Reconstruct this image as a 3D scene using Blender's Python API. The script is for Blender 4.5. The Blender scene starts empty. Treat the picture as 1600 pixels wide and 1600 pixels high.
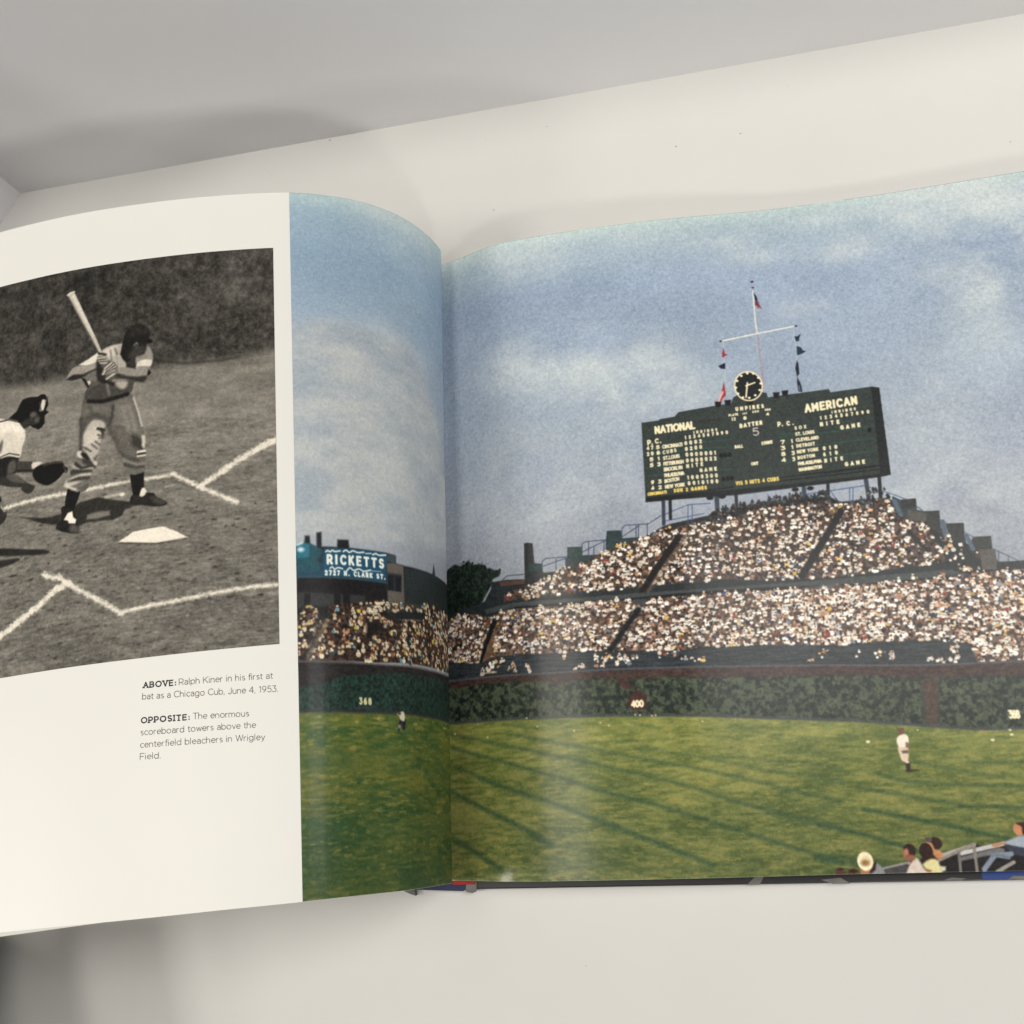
import bpy, math, random
import numpy as np
from mathutils import Matrix, Vector

MM = 0.001
scene = bpy.context.scene

# ------------------------------------------------------------ camera
cam_d = bpy.data.cameras.new("camera"); cam = bpy.data.objects.new("camera", cam_d)
scene.collection.objects.link(cam); scene.camera = cam
cam_d.sensor_width = 36; cam_d.lens = 34.632
cam_d.clip_start = 0.01; cam_d.clip_end = 50
cam.matrix_world = Matrix([[0.975158, 0.093311, 0.200898, 0], [-0.03429, 0.959602, -0.279264, 0], [-0.21884, 0.265437, 0.938963, 0.41248], [0, 0, 0, 1]])

# ------------------------------------------------------------ world, lamps, exposure
world = bpy.data.worlds.new("World"); scene.world = world; world.use_nodes = True
wb = world.node_tree.nodes["Background"]
wb.inputs[0].default_value = (1.0, 0.99, 0.97, 1); wb.inputs[1].default_value = 0.12
scene.view_settings.view_transform = 'Standard'; scene.view_settings.look = 'None'
scene.view_settings.exposure = 0.0; scene.view_settings.gamma = 1.0
scene.view_settings.use_curve_mapping = False

def area(name, loc, target, sx, sy, watts, col):
    d = bpy.data.lights.new(name, 'AREA'); d.shape = 'RECTANGLE'; d.size = sx; d.size_y = sy
    d.energy = watts; d.color = col
    o = bpy.data.objects.new(name, d); scene.collection.objects.link(o)
    o.location = loc
    if target is not None: o.rotation_euler = (Vector(target) - Vector(loc)).to_track_quat('-Z', 'Y').to_euler()
    return o
area("ceiling_tube", (-0.60, 0.12, 2.3), None, 0.42, 1.1, 13, (1.0, 0.96, 0.87))      # lamps with no target hang flat under the ceiling
area("ceiling_panel", (0.62, 0.40, 2.3), None, 0.62, 0.55, 6.0, (1.0, 0.97, 0.92))
area("fill_lamp", (0.54, 0.26, 0.92), (0.1, 0.28, 0.0), 0.32, 0.32, 4.4, (1.0, 0.98, 0.95))  # added fill, brightens the floor at the back right
area("side_lamp", (-1.70, -0.22, 1.68), (-0.1, 0.1, 0.0), 0.40, 0.40, 14, (1.0, 0.97, 0.91))
area("room_lamp", (-1.35, -1.10, 1.00), (-0.1, 0.15, 0.03), 0.22, 0.22, 5.0, (1.0, 0.97, 0.91))
area("room_lamp_right", (0.45, -1.45, 1.08), (-0.15, 0.15, 0.03), 0.22, 0.22, 7.5, (1.0, 0.96, 0.90))

# ------------------------------------------------------------ node materials
def new_mat(name):
    m = bpy.data.materials.new(name); m.use_nodes = True
    nt = m.node_tree; return m, nt, nt.nodes["Principled BSDF"]
def N(nt, t, **kw):
    n = nt.nodes.new(t)
    for k, v in kw.items(): setattr(n, k, v)
    return n
def paint_mat(name, base, rough, var=0.06, specks=0.0, bump=0.0, scale=9.0, spec=0.35):
    """Painted or printed surface: slow tone changes, fine grain, a few dust specks."""
    m, nt, b = new_mat(name); L = nt.links
    tc = N(nt, 'ShaderNodeTexCoord')
    n1 = N(nt, 'ShaderNodeTexNoise'); n1.inputs['Scale'].default_value = scale; n1.inputs['Detail'].default_value = 6; n1.inputs['Roughness'].default_value = .6
    L.new(tc.outputs['Object'], n1.inputs['Vector'])
    mr = N(nt, 'ShaderNodeMapRange'); mr.inputs[1].default_value = .3; mr.inputs[2].default_value = .7; mr.inputs[3].default_value = 1 - var; mr.inputs[4].default_value = 1.0
    L.new(n1.outputs['Fac'], mr.inputs[0])
    mul = N(nt, 'ShaderNodeVectorMath', operation='SCALE'); mul.inputs[0].default_value = base
    L.new(mr.outputs[0], mul.inputs['Scale'])
    col = mul.outputs[0]
    if specks:
        vo = N(nt, 'ShaderNodeTexVoronoi', voronoi_dimensions='2D'); vo.inputs['Scale'].default_value = 34; vo.inputs['Randomness'].default_value = 1
        ns = N(nt, 'ShaderNodeTexNoise'); ns.inputs['Scale'].default_value = 700
        ad = N(nt, 'ShaderNodeVectorMath', operation='MULTIPLY_ADD'); ad.inputs[1].default_value = (.0016, .0016, 0)
        L.new(ns.outputs['Color'], ad.inputs[0]); L.new(tc.outputs['Object'], ad.inputs[2]); L.new(ad.outputs[0], vo.inputs['Vector'])
        sz = N(nt, 'ShaderNodeMapRange'); sz.inputs[1].default_value = .70; sz.inputs[2].default_value = 1; sz.inputs[3].default_value = 0; sz.inputs[4].default_value = .017
        sx = N(nt, 'ShaderNodeSeparateColor'); L.new(vo.outputs['Color'], sx.inputs[0]); L.new(sx.outputs[0], sz.inputs[0])
        lt = N(nt, 'ShaderNodeMath', operation='LESS_THAN'); L.new(vo.outputs['Distance'], lt.inputs[0]); L.new(sz.outputs[0], lt.inputs[1])
        fm = N(nt, 'ShaderNodeMath', operation='MULTIPLY'); fm.inputs[1].default_value = specks; L.new(lt.outputs[0], fm.inputs[0])
        mx = N(nt, 'ShaderNodeMix', data_type='RGBA'); mx.inputs['B'].default_value = (.16, .14, .11, 1)
        L.new(fm.outputs[0], mx.inputs['Factor']); L.new(col, mx.inputs['A']); col = mx.outputs['Result']
        # faint scuffs: thin stretched noise ridges
        mp = N(nt, 'ShaderNodeMapping'); mp.inputs['Rotation'].default_value = (0, 0, 1.2); mp.inputs['Scale'].default_value = (60, 4, 1)
        ws = N(nt, 'ShaderNodeTexNoise'); ws.inputs['Scale'].default_value = 1.0; ws.inputs['Detail'].default_value = 2
        L.new(tc.outputs['Object'], mp.inputs[0]); L.new(mp.outputs[0], ws.inputs['Vector'])
        wr = N(nt, 'ShaderNodeMapRange'); wr.inputs[1].default_value = .68; wr.inputs[2].default_value = .80; wr.inputs[3].default_value = 0; wr.inputs[4].default_value = .22
        L.new(ws.outputs['Fac'], wr.inputs[0])
        m2 = N(nt, 'ShaderNodeMix', data_type='RGBA'); m2.inputs['B'].default_value = (.62, .59, .53, 1)
        L.new(wr.outputs[0], m2.inputs['Factor']); L.new(col, m2.inputs['A']); col = m2.outputs['Result']
    L.new(col, b.inputs['Base Color'])
    b.inputs['Roughness'].default_value = rough; b.inputs['Specular IOR Level'].default_value = spec
    if bump:
        nb = N(nt, 'ShaderNodeTexNoise'); nb.inputs['Scale'].default_value = 900; nb.inputs['Detail'].default_value = 3
        L.new(tc.outputs['Object'], nb.inputs['Vector'])
        bp = N(nt, 'ShaderNodeBump'); bp.inputs['Strength'].default_value = bump; bp.inputs['Distance'].default_value = .0004
        L.new(nb.outputs['Fac'], bp.inputs['Height']); L.new(bp.outputs[0], b.inputs['Normal'])
    return m
def print_mat(name, img, rough, coat, bump=.05):
    """Ink on coated paper: the generated picture in page coordinates under a thin varnish."""
    m, nt, b = new_mat(name); L = nt.links
    t = N(nt, 'ShaderNodeTexImage', image=img, interpolation='Cubic', extension='EXTEND')
    uv = N(nt, 'ShaderNodeUVMap', uv_map='page'); L.new(uv.outputs[0], t.inputs[0])
    L.new(t.outputs['Color'], b.inputs['Base Color'])
    b.inputs['Roughness'].default_value = rough; b.inputs['Specular IOR Level'].default_value = .15
    b.inputs['Coat Weight'].default_value = coat; b.inputs['Coat Roughness'].default_value = .15
    tc = N(nt, 'ShaderNodeTexCoord')
    nb = N(nt, 'ShaderNodeTexNoise'); nb.inputs['Scale'].default_value = 1100; nb.inputs['Detail'].default_value = 2
    L.new(tc.outputs['Object'], nb.inputs['Vector'])
    bp = N(nt, 'ShaderNodeBump'); bp.inputs['Strength'].default_value = bump; bp.inputs['Distance'].default_value = .0003
    L.new(nb.outputs['Fac'], bp.inputs['Height']); L.new(bp.outputs[0], b.inputs['Normal']); L.new(bp.outputs[0], b.inputs['Coat Normal'])
    return m

M_FLOOR = paint_mat('white_board', (.66, .648, .62), .5, .05, specks=.75, bump=.08, scale=7)
M_WALL = paint_mat('wall_board', (.80, .797, .81), .6, .05, specks=0, bump=.12, scale=5)
M_PAPER = paint_mat('coated_white_paper', (.825, .806, .757), .42, .012, bump=.03, scale=20, spec=.4)
M_SHADE_FLAP = paint_mat('shade_flap_card', (.06, .06, .058), .7, .1, scale=30)  # dark so the added shade flap bounces little light
M_EDGE = paint_mat('page_edges', (.70, .68, .62), .7, .08, scale=60)
M_BLACK = paint_mat('black_cover', (.018, .018, .019), .38, .3, scale=60)
M_NAVY = paint_mat('navy_cover', (.012, .018, .07), .45, .2, scale=60)
M_BLUE = paint_mat('blue_print', (.02, .05, .20), .4, .2, scale=60)
M_RED = paint_mat('red_band', (.36, .02, .015), .6, .3, scale=150)
M_SCUFF = paint_mat('scuffed_print', (.17, .165, .155), .5, .4, scale=160)
M_INK = paint_mat('grey_ink', (.10, .092, .09), .6, .1, scale=200)
M_BOLD = paint_mat('black_ink', (.022, .020, .022), .55, .1, scale=200)

# ------------------------------------------------------------ object helpers
def mesh_obj(name, verts, faces, mat, parent=None, smooth=False, uv=None):
    me = bpy.data.meshes.new(name)
    me.from_pydata([tuple(v) for v in verts], [], faces); me.update()
    if uv is not None:
        l = me.uv_layers.new(name='page')
        idx = np.empty(len(me.loops), dtype=np.int32); me.loops.foreach_get('vertex_index', idx)
        l.data.foreach_set('uv', np.asarray(uv, dtype=np.float32)[idx].ravel())
    if smooth: me.polygons.foreach_set('use_smooth', [True] * len(me.polygons))
    me.materials.append(mat)
    o = bpy.data.objects.new(name, me); scene.collection.objects.link(o)
    if parent: o.parent = parent
    return o
def box(name, x0, x1, y0, y1, z0, z1, mat, parent=None, bev=0.0):
    v = [(x, y, z) for z in (z0, z1) for y in (y0, y1) for x in (x0, x1)]
    v = [tuple(c * MM for c in p) for p in v]
    f = [(0, 2, 3, 1), (4, 5, 7, 6), (0, 1, 5, 4), (2, 6, 7, 3), (0, 4, 6, 2), (1, 3, 7, 5)]
    o = mesh_obj(name, v, f, mat, parent)
    if bev:
        b = o.modifiers.new('bevel', 'BEVEL'); b.width = bev * MM; b.segments = 2
    return o
def prism(name, poly, z0, z1, mat, parent=None):
    n = len(poly)
    v = [(x * MM, y * MM, z0 * MM) for x, y in poly] + [(x * MM, y * MM, z1 * MM) for x, y in poly]
    f = [tuple(range(n))[::-1], tuple(range(n, 2 * n))] + [(i, (i + 1) % n, n + (i + 1) % n, n + i) for i in range(n)]
    return mesh_obj(name, v, f, mat, parent)

# ------------------------------------------------------------ setting: white floor board and pale walls behind
def slab(name, quad, mat):
    o = mesh_obj(name, [tuple(c * MM for c in p) for p in quad], [tuple(range(len(quad)))], mat)
    o['kind'] = 'structure'; return o
CORNER = (-364.5, 336.5)
fl = slab('floor', [(-364.5, 336.5, 0), (-384, 304, 0), (-640, -120, 0), (-640, -900, 0), (900, -900, 0), (900, 334.0, 0)], M_FLOOR)
def wall(name, p0, p1, h, mat, t=8, dx=0, dy=0):
    (x0, y0), (x1, y1) = p0, p1
    L = math.hypot(x1 - x0, y1 - y0); nx, ny = -(y1 - y0) / L * t, (x1 - x0) / L * t
    q = [(x0, y0), (x1, y1), (x1 + nx, y1 + ny), (x0 + nx, y0 + ny)]
    v = [(x * MM, y * MM, -4 * MM) for x, y in q] + [((x + dx) * MM, (y + dy) * MM, h * MM) for x, y in q]
    o = mesh_obj(name, v, [(3, 2, 1, 0), (4, 5, 6, 7), (0, 1, 5, 4), (1, 2, 6, 5), (2, 3, 7, 6), (3, 0, 4, 7)], mat)
    o['kind'] = 'structure'; return o
wall('wall_back', (-364.5, 336.5), (900, 334.0), 170, M_WALL)
sflap = mesh_obj('shade_flap', [tuple(c * MM for c in p) for p in [(-346, -47, -2), (-346, -130, -2), (-346, -420, -2), (-300, -47, 62), (-280, -112, 62), (-262, -420, 62), (-349, -47, -2), (-349, -130, -2), (-349, -420, -2), (-303, -47, 62), (-283, -112, 62), (-265, -420, 62)]],
    [(0, 3, 4, 1), (1, 4, 5, 2), (6, 7, 10, 9), (7, 8, 11, 10), (3, 9, 10, 4), (4, 10, 11, 5), (0, 6, 9, 3), (2, 5, 11, 8), (0, 1, 7, 6), (1, 2, 8, 7)], M_SHADE_FLAP)      # flap added out of view, leaning in to shade the near left floor
sflap['kind'] = 'structure'
wall('wall_left', (-640, -120), (-364.5, 336.5), 170, M_WALL)

# ------------------------------------------------------------ page surfaces: two ruled sheets, rulings run along the spine
# rows: x, y, z of the head edge, then x, y, z of the tail edge (mm), from the gutter outwards
LEFT_ROWS = [(-122.6, 248.8, 3.2, -122.6, -31.2, 3.2), (-120.6, 248.8, 9.6, -120.6, -31.2, 9.6), (-118.0, 248.8, 17.5, -118.0, -31.2, 17.5), (-115.0, 248.9, 15.0, -114.6, -31.1, 15.6), (-115.8, 249.4, 25.2, -113.4, -30.5, 27.7), (-120.1, 249.9, 38.8, -114.2, -29.9, 44.5), (-126.8, 250.2, 50.8, -116.4, -29.5, 60.5), (-137.7, 250.1, 62.9, -124.2, -29.4, 74.7), (-150.2, 249.6, 71.7, -132.2, -29.4, 85.8), (-163.1, 249.0, 78.1, -142.8, -29.9, 92.9), (-190.0, 247.3, 86.0, -166.3, -31.3, 99.4), (-220.4, 245.3, 91.9, -193.5, -33.2, 103.9), (-252.5, 243.0, 95.6, -221.1, -35.1, 105.7), (-287.3, 240.2, 96.2, -251.5, -37.4, 104.5), (-309.3, 238.5, 94.4, -270.6, -38.8, 101.5), (-331.2, 236.8, 90.4, -289.8, -40.2, 96.3), (-353.1, 235.0, 84.2, -308.9, -41.6, 89.0)]
RIGHT_ROWS = [(-123.2, 248.8, 3.0, -123.2, -31.2, 3.0), (-117.5, 249.0, 4.0, -117.5, -31.0, 4.0), (-107.2, 249.0, 7.7, -107.2, -31.0, 7.7), (-94.8, 249.0, 12.8, -94.8, -31.0, 12.8), (-83.5, 249.0, 15.2, -83.5, -31.0, 15.2), (-62.0, 249.0, 16.4, -62.0, -31.0, 16.4), (-20.9, 249.0, 15.3, -20.9, -31.0, 15.3), (-6.5, 249.0, 14.2, -6.5, -31.0, 14.2), (35.8, 249.0, 9.4, 35.8, -31.0, 9.4), (77.0, 249.0, 8.1, 77.0, -31.0, 8.1), (141.9, 249.0, 9.3, 141.9, -31.0, 9.3), (155.9, 249.0, 9.2, 155.9, -31.0, 9.2), (169.9, 249.0, 8.9, 169.9, -31.0, 8.9), (183.9, 249.0, 8.2, 183.9, -31.0, 8.2)]
PAGE_H = 280.0
def spline(P, n):
    P = np.asarray(P, float); Q = np.vstack([2 * P[0] - P[1], P, 2 * P[-1] - P[-2]]); out = []
    for i in range(1, len(Q) - 2):
        p0, p1, p2, p3 = Q[i - 1:i + 3]
        d1 = max(np.linalg.norm(p1 - p0) ** .5, 1e-6); d2 = max(np.linalg.norm(p2 - p1) ** .5, 1e-6); d3 = max(np.linalg.norm(p3 - p2) ** .5, 1e-6)
        t1 = d1; t2 = d1 + d2; t3 = d1 + d2 + d3
        for k in range(n):
            t = t1 + (t2 - t1) * k / n
            A1 = (t1 - t) / t1 * p0 + t / t1 * p1; A2 = (t2 - t) / (t2 - t1) * p1 + (t - t1) / (t2 - t1) * p2; A3 = (t3 - t) / (t3 - t2) * p2 + (t - t2) / (t3 - t2) * p3
            B1 = (t2 - t) / t2 * A1 + t / t2 * A2; B2 = (t3 - t) / (t3 - t1) * A2 + (t - t1) / (t3 - t1) * A3
            out.append((t2 - t) / (t2 - t1) * B1 + (t - t1) / (t2 - t1) * B2)
    out.append(P[-1]); return np.array(out)
class Sheet:
    def __init__(self, rows, sign):
        D = spline(rows, 24)
        self.s = np.r_[0, np.cumsum(np.linalg.norm(np.diff(D[:, :3], axis=0), axis=1))]
        self.D = D; self.sign = sign; self.width = min(302.0, self.s[-1])
    def at(self, u, v, off=0.0):
        """page millimetres (from the gutter, from the head) -> point in metres, lifted off the paper by off mm"""
        def row(w): return np.array([np.interp(w, self.s, self.D[:, i]) for i in range(6)])
        g = row(u); T, B = g[:3], g[3:]
        p = T + (B - T) * (v / PAGE_H)
        if off:
            h = row(min(u + .8, self.s[-1])) - row(max(u - .8, 0))
            d = h[:3] + (h[3:] - h[:3]) * (v / PAGE_H)
            n = np.cross(d, B - T); n /= np.linalg.norm(n); p = p - n * off * self.sign
        return p * MM
    def patch(self, name, u0, u1, v0, v1, off, mat, parent, nu, nv, rect=None):
        us = np.linspace(u0, u1, nu + 1); vs = np.linspace(v0, v1, nv + 1)
        verts = [self.at(u, v, off) for v in vs for u in us]
        R = rect or (u0, u1, v0, v1)
        uv = [((u - R[0]) / (R[1] - R[0]), 1 - (v - R[2]) / (R[3] - R[2])) for v in vs for u in us]
        w = nu + 1
        faces = [(j * w + i, (j + 1) * w + i, (j + 1) * w + i + 1, j * w + i + 1) for j in range(nv) for i in range(nu)]
        if self.sign < 0: faces = [f[::-1] for f in faces]
        return mesh_obj(name, verts, faces, mat, parent, True, uv)
LEFT = Sheet(LEFT_ROWS, -1); RIGHT = Sheet(RIGHT_ROWS, 1)

# ------------------------------------------------------------ stroke lettering (cap height 1)
def arc(cx, cy, rx, ry, a0, a1, n=12):
    return [(cx + rx * math.cos(math.radians(a0 + (a1 - a0) * i / n)), cy + ry * math.sin(math.radians(a0 + (a1 - a0) * i / n))) for i in range(n + 1)]
def bowl(cx): return arc(cx, .34, .29, .34, 0, 360, 18)
G = {
 'A': (.86, [[(0, 0), (.38, 1), (.76, 0)], [(.14, .35), (.62, .35)]]),
 'B': (.76, [[(0, 0), (0, 1), (.36, 1)] + arc(.36, .76, .24, .24, 90, -90) + [(0, .52)], [(.36, .52)] + arc(.38, .26, .27, .26, 90, -90) + [(0, 0)]]),
 'C': (.88, [arc(.46, .5, .44, .5, 48, 312, 18)]),
 'D': (.86, [[(0, 0), (0, 1), (.28, 1)] + arc(.28, .5, .46, .5, 90, -90, 16) + [(0, 0)]]),
 'E': (.70, [[(.58, 0), (0, 0), (0, 1), (.58, 1)], [(0, .52), (.5, .52)]]),
 'F': (.66, [[(0, 0), (0, 1), (.58, 1)], [(0, .5), (.5, .5)]]),
 'G': (.92, [arc(.46, .5, .44, .5, 50, 330, 18) + [(.84, .46), (.54, .46)]]),
 'H': (.84, [[(0, 0), (0, 1)], [(.68, 0), (.68, 1)], [(0, .5), (.68, .5)]]),
 'I': (.20, [[(.03, 0), (.03, 1)]]),
 'J': (.62, [[(.44, 1), (.44, .3)] + arc(.22, .26, .22, .26, 0, -160, 8)]),
 'K': (.78, [[(0, 0), (0, 1)], [(.62, 1), (0, .36)], [(.22, .58), (.66, 0)]]),
 'L': (.62, [[(0, 1), (0, 0), (.54, 0)]]),
 'M': (.96, [[(0, 0), (0, 1), (.39, .35), (.78, 1), (.78, 0)]]),
 'N': (.84, [[(0, 0), (0, 1), (.66, 0), (.66, 1)]]),
 'O': (1.02, [arc(.46, .5, .46, .5, 0, 360, 22)]),
 'P': (.72, [[(0, 0), (0, 1), (.34, 1)] + arc(.34, .69, .28, .31, 90, -90) + [(0, .38)]]),
 'R': (.76, [[(0, 0), (0, 1), (.34, 1)] + arc(.34, .70, .27, .30, 90, -90) + [(0, .40)], [(.34, .40), (.64, 0)]]),
 'S': (.74, [arc(.31, .75, .27, .25, 35, 270, 12) + arc(.31, .25, .29, .25, 90, -145, 12)]),
 'T': (.76, [[(0, 1), (.68, 1)], [(.34, 1), (.34, 0)]]),
 'U': (.82, [[(0, 1), (0, .34)] + arc(.33, .34, .33, .34, 180, 360) + [(.66, 1)]]),
 'V': (.80, [[(0, 1), (.36, 0), (.72, 1)]]),
 'W': (1.14, [[(0, 1), (.27, 0), (.53, .96), (.79, 0), (1.06, 1)]]),
 'X': (.78, [[(0, 0), (.66, 1)], [(0, 1), (.66, 0)]]),
 'Y': (.76, [[(0, 1), (.34, .46), (.68, 1)], [(.34, .46), (.34, 0)]]),
 '0': (.80, [arc(.34, .5, .32, .5, 0, 360, 20)]),
 '1': (.42, [[(.02, .84), (.20, 1), (.20, 0)]]),
 '2': (.70, [arc(.29, .70, .27, .30, 160, -20, 12) + [(.02, 0), (.60, 0)]]),
 '3': (.70, [[(.04, 1), (.54, 1), (.26, .62)] + arc(.28, .31, .30, .31, 90, -145, 14)]),
 '4': (.76, [[(.50, 0), (.50, 1), (0, .28), (.66, .28)]]),
 '5': (.70, [[(.54, 1), (.10, 1), (.07, .56)] + arc(.28, .32, .30, .32, 110, -145, 14)]),
 '6': (.74, [arc(.32, .31, .28, .31, 0, 360, 16), [(.04, .36), (.12, .70), (.42, 1)]]),
 '7': (.66, [[(0, 1), (.58, 1), (.20, 0)]]),
 '8': (.74, [arc(.31, .76, .24, .24, 0, 360, 14), arc(.31, .26, .29, .26, 0, 360, 14)]),
 '9': (.74, [arc(.30, .69, .28, .31, 0, 360, 16), [(.58, .64), (.50, .30), (.20, 0)]]),
 '.': (.26, [[(.05, .0), (.05, .06)]]), ',': (.26, [[(.07, .05), (.02, -.13)]]), ':': (.28, [[(.06, .04), (.06, .12)], [(.06, .52), (.06, .60)]]), ' ': (.34, []),
 'a': (.62, [[(.48, 0), (.48, .44)] + arc(.26, .46, .22, .22, 0, 150, 9), [(.48, .40)] + arc(.22, .20, .20, .20, 80, 285, 9) + [(.40, .06), (.48, .20)]]),
 'b': (.70, [[(0, 0), (0, 1.02)], bowl(.29)]),
 'c': (.60, [arc(.31, .34, .29, .34, 50, 310, 12)]),
 'd': (.74, [[(.58, 0), (.58, 1.02)], bowl(.29)]),
 'e': (.66, [[(.02, .36), (.56, .36)] + arc(.29, .34, .28, .34, 4, 315, 15)]),
 'f': (.38, [[(.12, 0), (.12, .80)] + arc(.30, .80, .18, .22, 180, 80, 6), [(0, .66), (.32, .66)]]),
 'g': (.74, [bowl(.29), [(.58, .66), (.58, -.04)] + arc(.29, -.04, .29, .24, 0, -150, 9)]),
 'h': (.66, [[(0, 0), (0, 1.02)], [(0, .36)] + arc(.25, .40, .25, .27, 180, 0, 10) + [(.50, 0)]]),
 'i': (.22, [[(.03, 0), (.03, .66)], [(.03, .90), (.03, .96)]]),
 'l': (.22, [[(.03, 0), (.03, 1.02)]]),
 'm': (1.02, [[(0, 0), (0, .66)], [(0, .38)] + arc(.22, .44, .22, .23, 180, 0, 9) + [(.44, 0)], [(.44, .38)] + arc(.66, .44, .22, .23, 180, 0, 9) + [(.88, 0)]]),
 'n': (.66, [[(0, 0), (0, .66)], [(0, .36)] + arc(.25, .40, .25, .27, 180, 0, 10) + [(.50, 0)]]),
 'o': (.74, [arc(.30, .34, .30, .34, 0, 360, 18)]),
 'p': (.70, [[(0, -.26), (0, .66)], bowl(.29)]),
 'r': (.42, [[(0, 0), (0, .66)], [(0, .34)] + arc(.26, .40, .26, .26, 180, 85, 6)]),
 's': (.52, [arc(.22, .50, .17, .165, 40, 270, 9) + arc(.22, .17, .19, .165, 90, -140, 9)]),
 't': (.40, [[(.12, .86), (.12, .18)] + arc(.28, .18, .16, .18, 180, 280, 6), [(0, .66), (.32, .66)]]),
 'u': (.66, [[(0, .66), (0, .28)] + arc(.25, .27, .25, .27, 180, 360, 10), [(.50, .66), (.50, 0)]]),
 'v': (.58, [[(0, .66), (.25, 0), (.50, .66)]]),
 'w': (.82, [[(0, .66), (.19, 0), (.37, .62), (.55, 0), (.74, .66)]]),
 'y': (.58, [[(0, .66), (.25, 0)], [(.50, .66), (.20, -.14), (.04, -.26)]]),
}
def serif(lines):
    """slab serifs on every upright stroke end"""
    out = list(lines)
    for l in lines:
        for a, b in ((l[0], l[1]), (l[-1], l[-2])):
            if (abs(a[1]) < .01 or abs(a[1] - 1) < .01) and abs(a[0] - b[0]) < .5 * abs(a[1] - b[1]):
                out.append([(a[0] - .15, a[1]), (a[0] + .15, a[1])])
    return out
def lay_text(t, p0, p1, h, slab=False, track=0):
    """strokes of a line of text run from p0 to p1 (page mm, baseline), cap height h"""
    adv = 0; st = []; gap = .06
    if track:       # fixed letter width, the rest of the run goes between the letters
        nat = sum(G[c][0] for c in t) - .1; want = abs(p1[0] - p0[0]) / (h * track)
        if len(t) > 1: gap = max((want - nat) / (len(t) - 1), .02)
    for ch in t:
        w, ls = G[ch]
        if slab: ls = serif(ls); w = w + (.22 if ch != ':' else .05)
        for l in ls: st.append([(x + adv, y) for x, y in l])
        adv += w + gap
    xs = [x for l in st for x, y in l]; x0, x1 = min(xs), max(xs)
    if x1 - x0 < .2: x0 -= .2; x1 += .2
    ex = np.array(p1, float) - np.array(p0, float)
    return [[(p0[0] + ex[0] * (x - x0) / (x1 - x0), p0[1] + ex[1] * (x - x0) / (x1 - x0) - y * h) for x, y in l] for l in st]

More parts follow.
